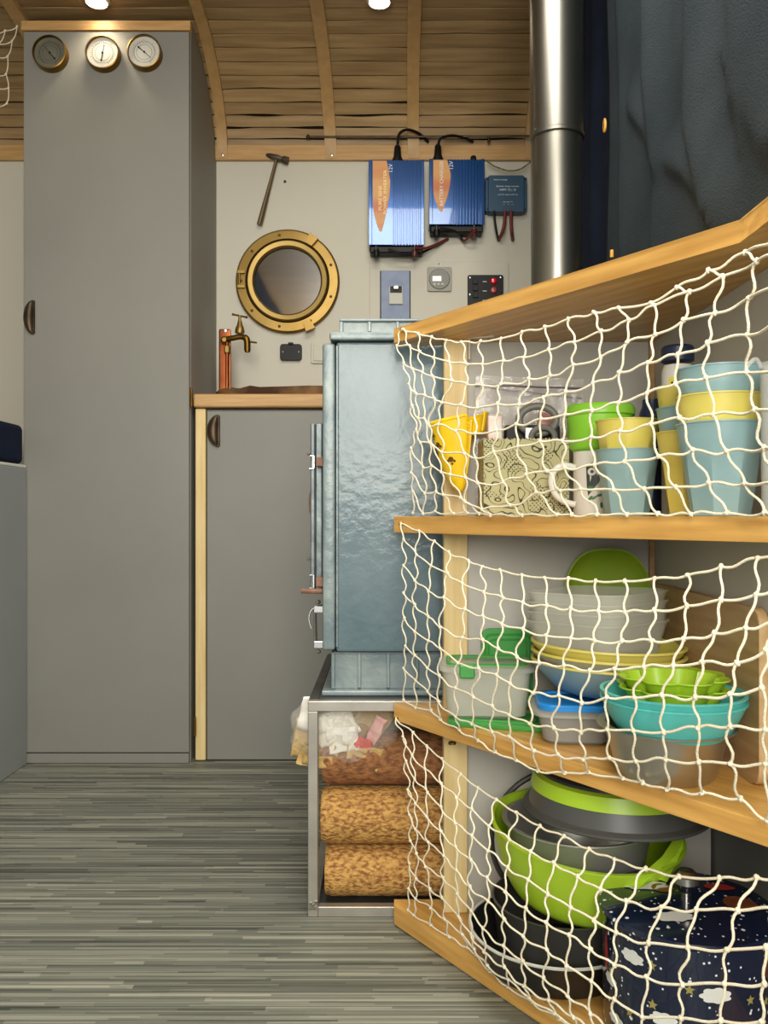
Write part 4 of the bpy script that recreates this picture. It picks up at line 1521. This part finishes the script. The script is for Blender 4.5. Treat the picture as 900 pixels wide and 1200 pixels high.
sT = 836
ct = at(700, 0, sT)
for k in range(4):
    o = tub_mesh(.078, .078, .052, .034, .84, .0014, .002, 8).build('tub', m_frost2)
    o.location = (ct.x, 1.195, .452 + .0135 * k)
    o.rotation_euler = (-.02, 0, .70 + .03 * k)
    tag(o, ['frosted tub sitting in the yellow bowl, lowest of the tub stack', 'frosted tub second from the bottom of the tub stack', 'frosted tub third from the bottom of the tub stack', 'frosted tub on top of the tub stack, open and empty'][k], 'tub', 'nested frosted tubs')

gp = MB()


def sup(hx, hz, e, n=48):
    out = []
    for k in range(n):
        a = 2 * PI * k / n
        out.append((math.copysign(abs(math.cos(a)) ** e, math.cos(a)) * hx, math.copysign(abs(math.sin(a)) ** e, math.sin(a)) * hz))
    return out


rings = []
for k, y in ((.6, .010), (.8, .009), (.93, .003), (1.0, -.006), (1.0, -.008), (.975, -.008), (.92, .000), (.78, .006), (.6, .007)):
    rings.append([(x, y, z) for x, z in sup(.072 * k if k > .9 else .072 * k, .125 * k, .72)])
gp.loft(rings, cap0=True, cap1=True)
o = gp.build('platter', m_olive)
o.location = (.3465, 1.329, Z3 + .1255)
tag(o, 'olive green oval platter standing upright at the back of the shelf', 'platter')

# steel bowl, turquoise bowls, lime moulds
sS = 1010
cs = at(780, 0, sS)
turned('bowl', 'brushed steel bowl under the turquoise bowls', 'bowl', (cs.x, cs.y, Z3), [(0, 0), (.050, 0), (.0545, .004), (.060, .02), (.068, .05), (.0705, .056), (.078, .058), (.0785, .060), (.068, .060), (.058, .02), (.050, .004), (0, .003)], M('brushed_steel', '#b9b5ac', rough=.36, metal=.95), 56)
sTq = 1021
ctq = at(788, 0, sTq)
for k in range(2):
    turned('bowl', ['lower of two nested turquoise bowls', 'upper of two nested turquoise bowls, holding lime moulds'][k], 'bowl', (ctq.x, ctq.y, Z3 + .043 + .0085 * k), bowl_prof(.042, .080, .047, .003, .52, .001), m_teal, 56, group='turquoise bowls')


def petal(a, z):
    return 1 + .15 * abs(math.cos(a * 4)) ** .8 - .09


m_lime2 = M('lime_mould', '#a2c62e', '#abd038', rough=.35, scale=4)
for k in range(2):
    turned('mould', ['lower lime scalloped mould in the turquoise bowl', 'upper lime scalloped mould in the turquoise bowl'][k], 'mould', (ctq.x + .001, ctq.y + .004, Z3 + .064 + .012 * k), [(0, 0), (.036, 0), (.040, .004), (.053, .036), (.060, .040), (.060, .0415), (.052, .0395), (.038, .005), (0, .003)], m_lime2, 96, fn=petal, group='scalloped lime moulds', rot=(0, 0, .2), angle=50)

# chopping board leaning on the side panel
cb_ = MB()
cb_.prism(rrect((1.312 - .937) / 2, .0985, .018, 5, ((1.312 + .937) / 2, Z3 + .0988)), .4118, .4238, .003, 'x')
tag(cb_.build('chopping_board', wood_mat('beech_board', '#a9855a', '#c3a375', (35, 3, 35), 2.2, .5)), 'beech chopping board on edge against the right side panel', 'chopping board')

# ------------------------------------------------------------------ bottom shelf: pans, salad bowl, pot
ZS = ZB + .0003
m_pan = M('black_nonstick', '#1c1b1a', '#232221', rough=.38, scale=30)
m_pang = M('dark_grey_pan', '#3b3935', '#454340', rough=.42, scale=12)
pc1 = Vector((.235, 1.178, ZS))
pan = thing('frying_pan', 'large black pan with bright rim at the bottom of the pan stack', 'pan', pc1)
MB().lathe([(0, 0), (.090, 0), (.096, .004), (.113, .048), (.1165, .051), (.1135, .052), (.093, .006), (0, .005)], pc1, 64).build('body', m_pan, pan)
MB().lathe([(.1142, .0515), (.1172, .0508), (.1178, .0530), (.1142, .0536), (.1142, .0515)], pc1, 64, cap=False).build('rim', M('satin_steel', '#cfcdc6'), pan)
pc2 = Vector((.246, 1.183, ZS + .007))
turned('saucepan', 'dark grey saucepan standing inside the large black pan', 'saucepan', pc2, [(0, 0), (.080, 0), (.086, .004), (.094, .080), (.096, .082), (.093, .083), (.083, .006), (0, .005)], m_pang, 56)
m_salad = M('lime_melamine', '#a4c62a', '#abce32', rough=.32, scale=3)
cl = Vector((.272, 1.186, .1235))
sal = thing('salad_bowl', 'big lime green salad bowl on top of the dark pans', 'salad bowl', cl)
MB().lathe(bowl_prof(.078, .130, .098, .004, .50, .001, 14), cl, 72).build('body', m_salad, sal)
sal.rotation_euler = (.10, .07, 0)
for k, (aa, dz) in enumerate(((-.62, 0), (-.95, -.002))):
    mb = MB()
    c0 = cl + Vector((math.cos(aa) * .128, math.sin(aa) * .128, .088 + dz))
    tg = Vector((-math.sin(aa), math.cos(aa), 0))
    ins = Vector((-math.cos(aa), -math.sin(aa), 0))
    pts_ = [c0 + tg * -.05 - ins * .0, c0 + tg * .01 + Vector((0, 0, .022)), c0 + tg * .055 + Vector((0, 0, .030)) + ins * .015, c0 + tg * .06 + Vector((0, 0, .016)) + ins * .018, c0 + tg * .02 + Vector((0, 0, .004)) + ins * .004]
    mb.loft([[p for p in pts_], [p + ins * .012 for p in pts_]], cap0=True, cap1=True)
    mb.build('handle_flap', m_salad, sal)
turned('bowl', 'shiny steel mixing bowl inside the lime salad bowl', 'bowl', (cl.x - .004, cl.y - .004, .134), [(0, 0), (.050, 0), (.070, .012), (.090, .048), (.099, .094), (.104, .096), (.104, .098), (.097, .097), (.087, .05), (.066, .013), (.05, .004), (0, .004)], M('mixing_steel', '#cfcdc6', rough=.36, metal=.82), 56)
lid = thing('pan_lid', 'round steel pan lid with dark rim standing behind the salad bowl', 'lid', (.276, 1.334, .145))
MB().lathe([(0, .004), (.104, .001), (.104, -.002), (0, .001)], (.276, 1.336, .145), 56, 'y').build('disc', M('satin_steel', '#cfcdc6', rough=.5, metal=.5), lid)
MB().tube([(.276 + math.cos(2 * PI * k / 56) * .1075, 1.336, .145 + math.sin(2 * PI * k / 56) * .1075) for k in range(56)], .0045, 8, closed=True).build('rim', m_pang, lid)
csn = Vector((.320, 1.176, .2475))
m_dkgrey = M('dark_grey_plastic', '#4a4a49', '#525250', rough=.38, scale=5)
sp = thing('spinner_lid', 'dark grey spinner lid with lime band lying on the salad bowl', 'lid', csn)
MB().lathe([(0, .001), (.124, 0), (.1265, .002), (.1265, .005), (.119, .009), (.114, .030), (0, .030)], csn, 64).build('base', m_dkgrey, sp)
MB().lathe([(.1135, .030), (.1165, .031), (.1125, .049), (.104, .051), (.10, .030), (.1135, .030)], csn, 64, cap=False).build('band', m_salad, sp)
MB().lathe([(.1035, .050), (.102, .054), (.088, .062), (.062, .066), (.058, .058), (.030, .056), (0, .056)], csn, 64).build('top', M('charcoal_plastic', '#2d2d2d', rough=.4), sp)
MB().box(csn.x - .04, csn.x + .045, csn.y - .006, csn.y + .006, csn.z + .057, csn.z + .064, .003, 2).build('crank', m_dark, sp)


def speckle():
    m = bpy.data.materials.new('speckled_navy_enamel')
    m.use_nodes = True
    nt = m.node_tree
    b = nt.nodes['Principled BSDF']
    b.inputs['Roughness'].default_value = .18
    b.inputs['Coat Weight'].default_value = .4
    tc = nt.nodes.new('ShaderNodeTexCoord')
    acc = None
    for scale, thr, keep in ((150, .20, .62), (75, .17, .80)):
        vo = nt.nodes.new('ShaderNodeTexVoronoi')
        vo.inputs['Scale'].default_value = scale
        nt.links.new(tc.outputs['Object'], vo.inputs['Vector'])
        lt_ = nt.nodes.new('ShaderNodeMath')
        lt_.operation = 'LESS_THAN'
        lt_.inputs[1].default_value = thr
        nt.links.new(vo.outputs['Distance'], lt_.inputs[0])
        sx = nt.nodes.new('ShaderNodeSeparateColor')
        nt.links.new(vo.outputs['Color'], sx.inputs[0])
        gt = nt.nodes.new('ShaderNodeMath')
        gt.operation = 'GREATER_THAN'
        gt.inputs[1].default_value = keep
        nt.links.new(sx.outputs[0], gt.inputs[0])
        mu = nt.nodes.new('ShaderNodeMath')
        mu.operation = 'MULTIPLY'
        nt.links.new(lt_.outputs[0], mu.inputs[0])
        nt.links.new(gt.outputs[0], mu.inputs[1])
        if acc is None:
            acc = mu
        else:
            mxx = nt.nodes.new('ShaderNodeMath')
            mxx.operation = 'MAXIMUM'
            nt.links.new(acc.outputs[0], mxx.inputs[0])
            nt.links.new(mu.outputs[0], mxx.inputs[1])
            acc = mxx
    mc = nt.nodes.new('ShaderNodeMix')
    mc.data_type = 'RGBA'
    mc.inputs[6].default_value = lin('#121d36')
    mc.inputs[7].default_value = lin('#e4e8ec')
    nt.links.new(acc.outputs[0], mc.inputs[0])
    nt.links.new(mc.outputs[2], b.inputs['Base Color'])
    return m


m_pot = speckle()
m_cloud = M('white_print_enamel', '#dcdeda', rough=.25)
m_star = M('gold_print', '#8f8548', '#a39a58', rough=.35, scale=60)
m_planet = M('brown_print_enamel', '#8a4a2a', '#5f3320', rough=.3, scale=40)
m_redp = M('red_print_enamel', '#a8322c', rough=.3)
spt = 985
cpt = at(804, 0, spt)
cpt.z = ZS
pot = thing('cooking_pot', 'navy enamel pot with white specks, clouds and gold stars', 'pot', cpt)
RP = .0965
MB().lathe([(0, 0), (RP - .006, 0), (RP - .001, .004), (RP, .010), (RP, .146), (RP + .002, .148), (RP - .003, .149), (RP - .004, .005), (0, .004)], cpt, 72).build('body', m_pot, pot)
lidp = MB().lathe([(RP - .006, .1495), (RP + .0055, .1495), (RP + .0065, .152), (RP + .004, .1555), (.080, .158), (.040, .160), (0, .1605)], cpt, 72).build('lid', m_pot, pot)
MB().lathe([(.006, .160), (.006, .170), (.010, .174), (.0155, .182), (.0150, .190), (.009, .196), (0, .1975)], cpt, 28).build('knob', m_steel, lidp)
cloud_o = []
for k in range(40):
    a = 2 * PI * k / 40
    rr = .92 + .24 * abs(math.sin(a * 3.5))
    cloud_o.append((math.cos(a) * .0155 * rr, math.sin(a) * .0088 * rr * (1.0 if math.sin(a) > 0 else .75)))


def star_o(r):
    return [(math.cos(PI / 2 + PI * k / 5) * (r if k % 2 == 0 else r * .45), math.sin(PI / 2 + PI * k / 5) * (r if k % 2 == 0 else r * .45)) for k in range(10)]


def pot_print(nm, outline, mat, px, py, k=1.0):
    # angle and height on the pot wall seen at a photograph position
    d = Vector(((px - 450) / F, 1, -(py - 605) / F))
    o_ = Vector((0, 0, HC))
    a = d.x * d.x + d.y * d.y
    b = -2 * (d.x * cpt.x + d.y * cpt.y)
    q = cpt.x ** 2 + cpt.y ** 2 - RP ** 2
    disc = b * b - 4 * a * q
    if disc <= 0:
        return
    t = (-b - math.sqrt(disc)) / (2 * a)
    p = o_ + d * t
    ang = math.atan2(p.y - cpt.y, p.x - cpt.x)
    z = p.z - cpt.z
    if not .012 < z < .14:
        return
    decal(MB(), [(u * k, v * k) for u, v in outline], cpt, RP, ang, z).build(nm, mat, pot)


for px, py, k in ((741, 1122, .9), (839, 1168, 1.0), (722, 1195, .8), (778, 1196, .9), (800, 1215, 1.0), (862, 1232, 1)):
    pot_print('cloud_print', cloud_o, m_cloud, px, py, k)
pot_print('cloud_print', cloud_o, m_cloud, 716, 1148, .8)
for px, py in ((764, 1131), (808, 1160), (765, 1177), (738, 1186), (879, 1172), (897, 1173), (830, 1205), (716, 1138)):
    pot_print('star_print', star_o(.0062), m_star, px, py)
pot_print('planet_print', circ(.017, 24), m_planet, 903, 1128)
pot_print('rocket_print', [(-.004, -.022), (-.006, 0), (0, .024), (.006, 0), (.004, -.022)], m_redp, 711, 1112)
# prints on the flat lid
for nm, mat, px, py, outl, k in (('cloud_print', m_cloud, 790, 1074, cloud_o, 1.35), ('cloud_print', m_cloud, 757, 1037, cloud_o, 1.6), ('planet_print', m_planet, 776, 1040, circ(.013, 20), 1), ('planet_print', m_planet, 868, 1058, circ(.020, 20), 1), ('rocket_print', m_redp, 843, 1038, circ(.016, 20, 1.2, .6), 1)):
    zl_ = cpt.z + .160 + .0009
    t = (HC - zl_) / ((py - 605) / F)
    x, y = (px - 450) / F * t, t
    mb = MB()
    vs = []
    for u, v in outl:
        r_ = math.hypot(x + u * k - cpt.x, y + v * k - cpt.y)
        vs.append(mb.bm.verts.new((x + u * k, y + v * k, cpt.z + .1609 - .0022 * (r_ / .08) ** 2 * (1 if r_ < .08 else 1.3) + .0004)))
    mb.face(vs)
    mb.build(nm, mat, lidp)

# ------------------------------------------------------------------ cord nets
def net(name, label, cols, beta, r=.00145, group='knotted cord nets across the shelf fronts', bend=False):
    """cols: list of columns, each a list of photograph nodes from top to bottom, laid on the bulging front of the shelves"""
    rows = max(len(c) for c in cols)
    nc = len(cols)
    t = thing(name, label, 'net', (.2, 1.1, .65), group=group)

    def S(px, ci, ri):
        return sfront(px, bend) * (1 + beta(min(1, max(0, ri / (rows - 1))), ci / (nc - 1)))
    cords, knots = MB(), MB()
    rr = random.Random(len(label))
    for ci, c in enumerate(cols):
        for ri, (x, y) in enumerate(c):
            p = at(x, y, S(x, ci, ri))
            e = Euler((rr.uniform(0, 3), rr.uniform(0, 3), rr.uniform(0, 3)))
            knots.ball(p, r * (1.65 + .45 * ci / nc), 6, (1.35, 1.0, .95), e)
            for dc, dr in ((0, 1), (1, 0)):
                cj_, rj = ci + dc, ri + dr
                if cj_ >= nc or rj >= len(cols[cj_]):
                    continue
                x2, y2 = cols[cj_][rj]
                L = math.hypot(x2 - x, y2 - y)
                if L < 2:
                    continue
                nx, ny = -(y2 - y) / L, (x2 - x) / L
                if dr:
                    s1, s2 = rr.choice((-1, 1)) * L * rr.uniform(.03, .10), L * rr.uniform(-.05, .05)
                else:
                    s1, s2 = L * rr.uniform(-.06, .06), L * (.035 if ri in (0, rows - 1) else rr.uniform(-.04, .10))
                pts = []
                n = 7
                for k in range(n + 1):
                    u = k / n
                    off = s1 * math.sin(2 * PI * u) + s2 * math.sin(PI * u)
                    qx, qy = x + (x2 - x) * u + nx * off, y + (y2 - y) * u + ny * off
                    pts.append(at(qx, qy, S(qx, ci + dc * u, ri + dr * u)))
                cords.tube(pts, r * (.82 + .26 * ci / nc), 6)
    cords.build('cord', m_cord, t, angle=80, kind='stuff')
    knots.build('knots', m_cord, t, angle=80, kind='stuff')
    for (x, y) in (cols[0][0],):
        p = at(x, y, S(x, 0, 0))
        MB().lathe([(0, -.006), (.0018, -.006), (.0018, 0), (.004, .001), (0, .002)], p, 8, 'y').build('nail', m_brassdk, t)
    return t


N1 = [
    [(471, 386), (465, 405), (473, 425), (479, 450), (483, 475), (488, 503), (482, 525), (482, 554), (484, 576), (484, 601)],
    [(473, 386), (480, 405), (483, 432), (488, 462), (490, 490), (493, 519), (496, 548), (498, 578), (496, 602)],
    [(490, 391), (492, 412), (495, 436), (498, 463), (497, 490), (503, 518), (506, 546), (511, 576), (510, 599)],
    [(506, 395), (508, 419), (507, 441), (509, 467), (504, 500), (508, 523), (517, 553), (520, 580), (532, 602)],
    [(523, 399), (526, 424), (530, 446), (518, 472), (514, 497), (518, 530), (528, 556), (540, 583), (548, 601)],
    [(541, 401), (548, 427), (547, 450), (540, 474), (534, 505), (545, 532), (546, 560), (545, 588), (562, 602)],
    [(563, 400), (565, 427), (566, 452), (560, 478), (557, 508), (557, 537), (560, 566), (565, 597), (575, 604)],
    [(587, 397), (590, 423), (587, 450), (583, 473), (582, 504), (579, 530), (590, 565), (598, 592), (612, 604)],
    [(612, 389), (614, 419), (620, 444), (609, 474), (605, 497), (607, 523), (617, 556), (628, 577), (653, 603)],
    [(639, 383), (643, 410), (645, 440), (637, 466), (634, 491), (633, 517), (641, 552), (657, 575), (670, 603)],
    [(666, 374), (673, 401), (672, 428), (663, 459), (662, 486), (659, 517), (662, 548), (681, 573), (700, 603)],
    [(696, 366), (704, 388), (704, 419), (695, 449), (694, 481), (693, 512), (697, 545), (719, 574), (735, 603)],
    [(725, 361), (737, 375), (735, 401), (726, 436), (725, 472), (727, 505), (732, 541), (755, 573), (771, 602)],
    [(763, 355), (767, 358), (768, 392), (759, 425), (758, 461), (763, 497), (772, 535), (792, 571), (810, 603)],
    [(793, 337), (808, 342), (801, 375), (794, 416), (792, 450), (796, 489), (812, 527), (831, 566), (852, 601)],
    [(830, 317), (847, 324), (838, 367), (829, 402), (828, 443), (836, 486), (852, 529), (873, 567), (896, 601)],
    [(873, 296), (887, 306), (878, 349), (876, 393), (876, 437), (885, 480), (896, 525), (913, 567), (935, 601)],
    [(915, 276), (930, 286), (922, 330), (922, 378), (922, 430), (932, 478), (942, 522), (955, 563), (975, 600)]]
N2 = [
    [(470, 613), (473, 632), (473, 663), (473, 695), (474, 724), (475, 757), (473, 783), (473, 820)],
    [(491, 622), (488, 650), (486, 680), (486, 708), (486, 740), (486, 768), (487, 797), (487, 829)],
    [(509, 634), (505, 663), (502, 693), (502, 723), (502, 751), (501, 783), (501, 810), (505, 832)],
    [(526, 647), (525, 672), (520, 700), (516, 735), (516, 760), (515, 792), (514, 822), (516, 843)],
    [(549, 657), (542, 684), (545, 714), (542, 747), (537, 777), (534, 806), (534, 840), (538, 855)],
    [(565, 664), (567, 694), (566, 722), (566, 750), (561, 783), (555, 817), (553, 848), (560, 868)],
    [(586, 668), (590, 701), (588, 731), (584, 760), (582, 791), (577, 827), (577, 858), (580, 881)],
    [(612, 674), (613, 706), (613, 737), (606, 770), (598, 801), (597, 838), (597, 863), (605, 891)],
    [(638, 677), (641, 710), (640, 745), (632, 777), (625, 812), (621, 848), (626, 880), (630, 903)],
    [(666, 678), (669, 713), (669, 748), (661, 780), (655, 815), (649, 853), (654, 884), (662, 906)],
    [(698, 681), (701, 716), (697, 751), (691, 786), (682, 824), (681, 858), (684, 890), (689, 905)],
    [(732, 681), (733, 718), (729, 751), (720, 784), (711, 817), (712, 855), (714, 888), (730, 912)],
    [(767, 678), (767, 715), (764, 751), (755, 782), (744, 818), (742, 856), (745, 892), (753, 917)],
    [(806, 674), (805, 710), (801, 749), (789, 780), (776, 815), (778, 858), (780, 890), (782, 925)],
    [(845, 664), (845, 703), (837, 742), (823, 776), (815, 817), (818, 853), (819, 893), (823, 929)],
    [(888, 654), (886, 697), (874, 736), (864, 777), (856, 813), (856, 851), (856, 895), (868, 936)],
    [(928, 644), (925, 688), (912, 728), (898, 762), (893, 806), (897, 855), (897, 895), (899, 962)]]
N3 = [
    [(464, 842), (472, 863), (476, 892), (478, 925), (480, 955), (481, 985), (480, 1012), (479, 1041), (478, 1066)],
    [(484, 858), (483, 885), (486, 913), (487, 942), (487, 972), (488, 1000), (488, 1030), (487, 1053), (485, 1072)],
    [(500, 874), (498, 901), (501, 929), (500, 957), (502, 987), (499, 1016), (504, 1042), (505, 1064), (505, 1084)],
    [(518, 889), (517, 918), (517, 946), (517, 974), (520, 1003), (519, 1028), (518, 1052), (521, 1077), (527, 1098)],
    [(540, 907), (535, 935), (534, 965), (534, 992), (535, 1020), (536, 1047), (537, 1073), (542, 1095), (548, 1110)],
    [(560, 923), (553, 948), (553, 979), (552, 1008), (551, 1039), (552, 1067), (552, 1094), (556, 1112), (558, 1119)],
    [(582, 937), (573, 968), (572, 997), (571, 1028), (572, 1056), (566, 1088), (567, 1115), (571, 1131), (574, 1138)],
    [(605, 952), (597, 984), (595, 1016), (592, 1045), (591, 1077), (590, 1108), (591, 1133), (596, 1148), (595, 1156)],
    [(633, 968), (622, 998), (619, 1031), (616, 1064), (613, 1097), (613, 1126), (614, 1155), (620, 1169), (624, 1174)],
    [(661, 980), (649, 1011), (642, 1048), (640, 1081), (641, 1113), (637, 1146), (643, 1172), (650, 1187), (655, 1194)],
    [(691, 995), (677, 1027), (669, 1064), (667, 1096), (664, 1132), (665, 1167), (672, 1192), (680, 1207), (685, 1214)],
    [(720, 1007), (704, 1042), (696, 1078), (692, 1112), (693, 1150), (692, 1188), (697, 1212), (706, 1226), (712, 1236)],
    [(757, 1018), (734, 1056), (722, 1093), (720, 1131), (720, 1171), (720, 1208), (730, 1235), (738, 1250), (745, 1258)],
    [(796, 1027), (775, 1063), (760, 1105), (758, 1145), (753, 1192), (756, 1232), (765, 1260), (775, 1277), (780, 1284)],
    [(843, 1029), (816, 1066), (806, 1110), (800, 1154), (798, 1193), (800, 1240), (806, 1274), (814, 1302), (820, 1314)],
    [(887, 1028), (865, 1067), (852, 1113), (849, 1153), (845, 1196), (850, 1245), (853, 1290), (858, 1328), (862, 1345)],
    [(930, 1027), (908, 1064), (898, 1110), (896, 1153), (893, 1197), (897, 1250), (900, 1302), (905, 1350), (908, 1372)]]
net('cord_net', 'white knotted cord net in front of the cups, uppermost of the three shelf nets', N1, lambda v, u: .006 + .022 * math.sin(PI * v), bend=True)
net('cord_net', 'white knotted cord net in front of the bowls, middle of the three shelf nets', N2, lambda v, u: .006 + .058 * math.sin(PI * v) ** .7 * min(1, .35 + u * 1.4) + .008 * v)
net('cord_net', 'white knotted cord net in front of the pans, lowest of the three shelf nets', N3, lambda v, u: .006 + .060 * math.sin(PI * v ** .85) ** .8 * min(1, .3 + u * 2) + .006 * v)

# white net bag hanging far left
t = thing('storage_net', 'white string net hanging at the top left edge beside the tall cabinet', 'net', (-1.0, 2.26, 1.9))
c_, k_ = MB(), MB()
SL = 438
cc = [[(20, 31), (14, 48), (9, 66), (7, 87), (10, 103), (8, 121)], [(6, 36), (-2, 52), (-4, 67), (-5, 88), (-6, 103), (-6, 125)], [(-12, 40), (-18, 56), (-22, 72), (-24, 90), (-22, 110), (-26, 130)]]
for i, q in enumerate(cc):
    for j, (x, y) in enumerate(q):
        k_.ball(at(x, y, SL), .0035, 6)
        for di, dj in ((1, 0), (0, 1)):
            if i + di < len(cc) and j + dj < len(q):
                x2, y2 = cc[i + di][j + dj]
                c_.tube([at(x + (x2 - x) * u / 5 + 1.2 * math.sin(u / 5 * PI), y + (y2 - y) * u / 5 + 1.5 * math.sin(u / 5 * PI), SL) for u in range(6)], .0016, 5)
c_.build('cord', m_cord, t, angle=80, kind='stuff')
k_.build('knots', m_cord, t, angle=80, kind='stuff')
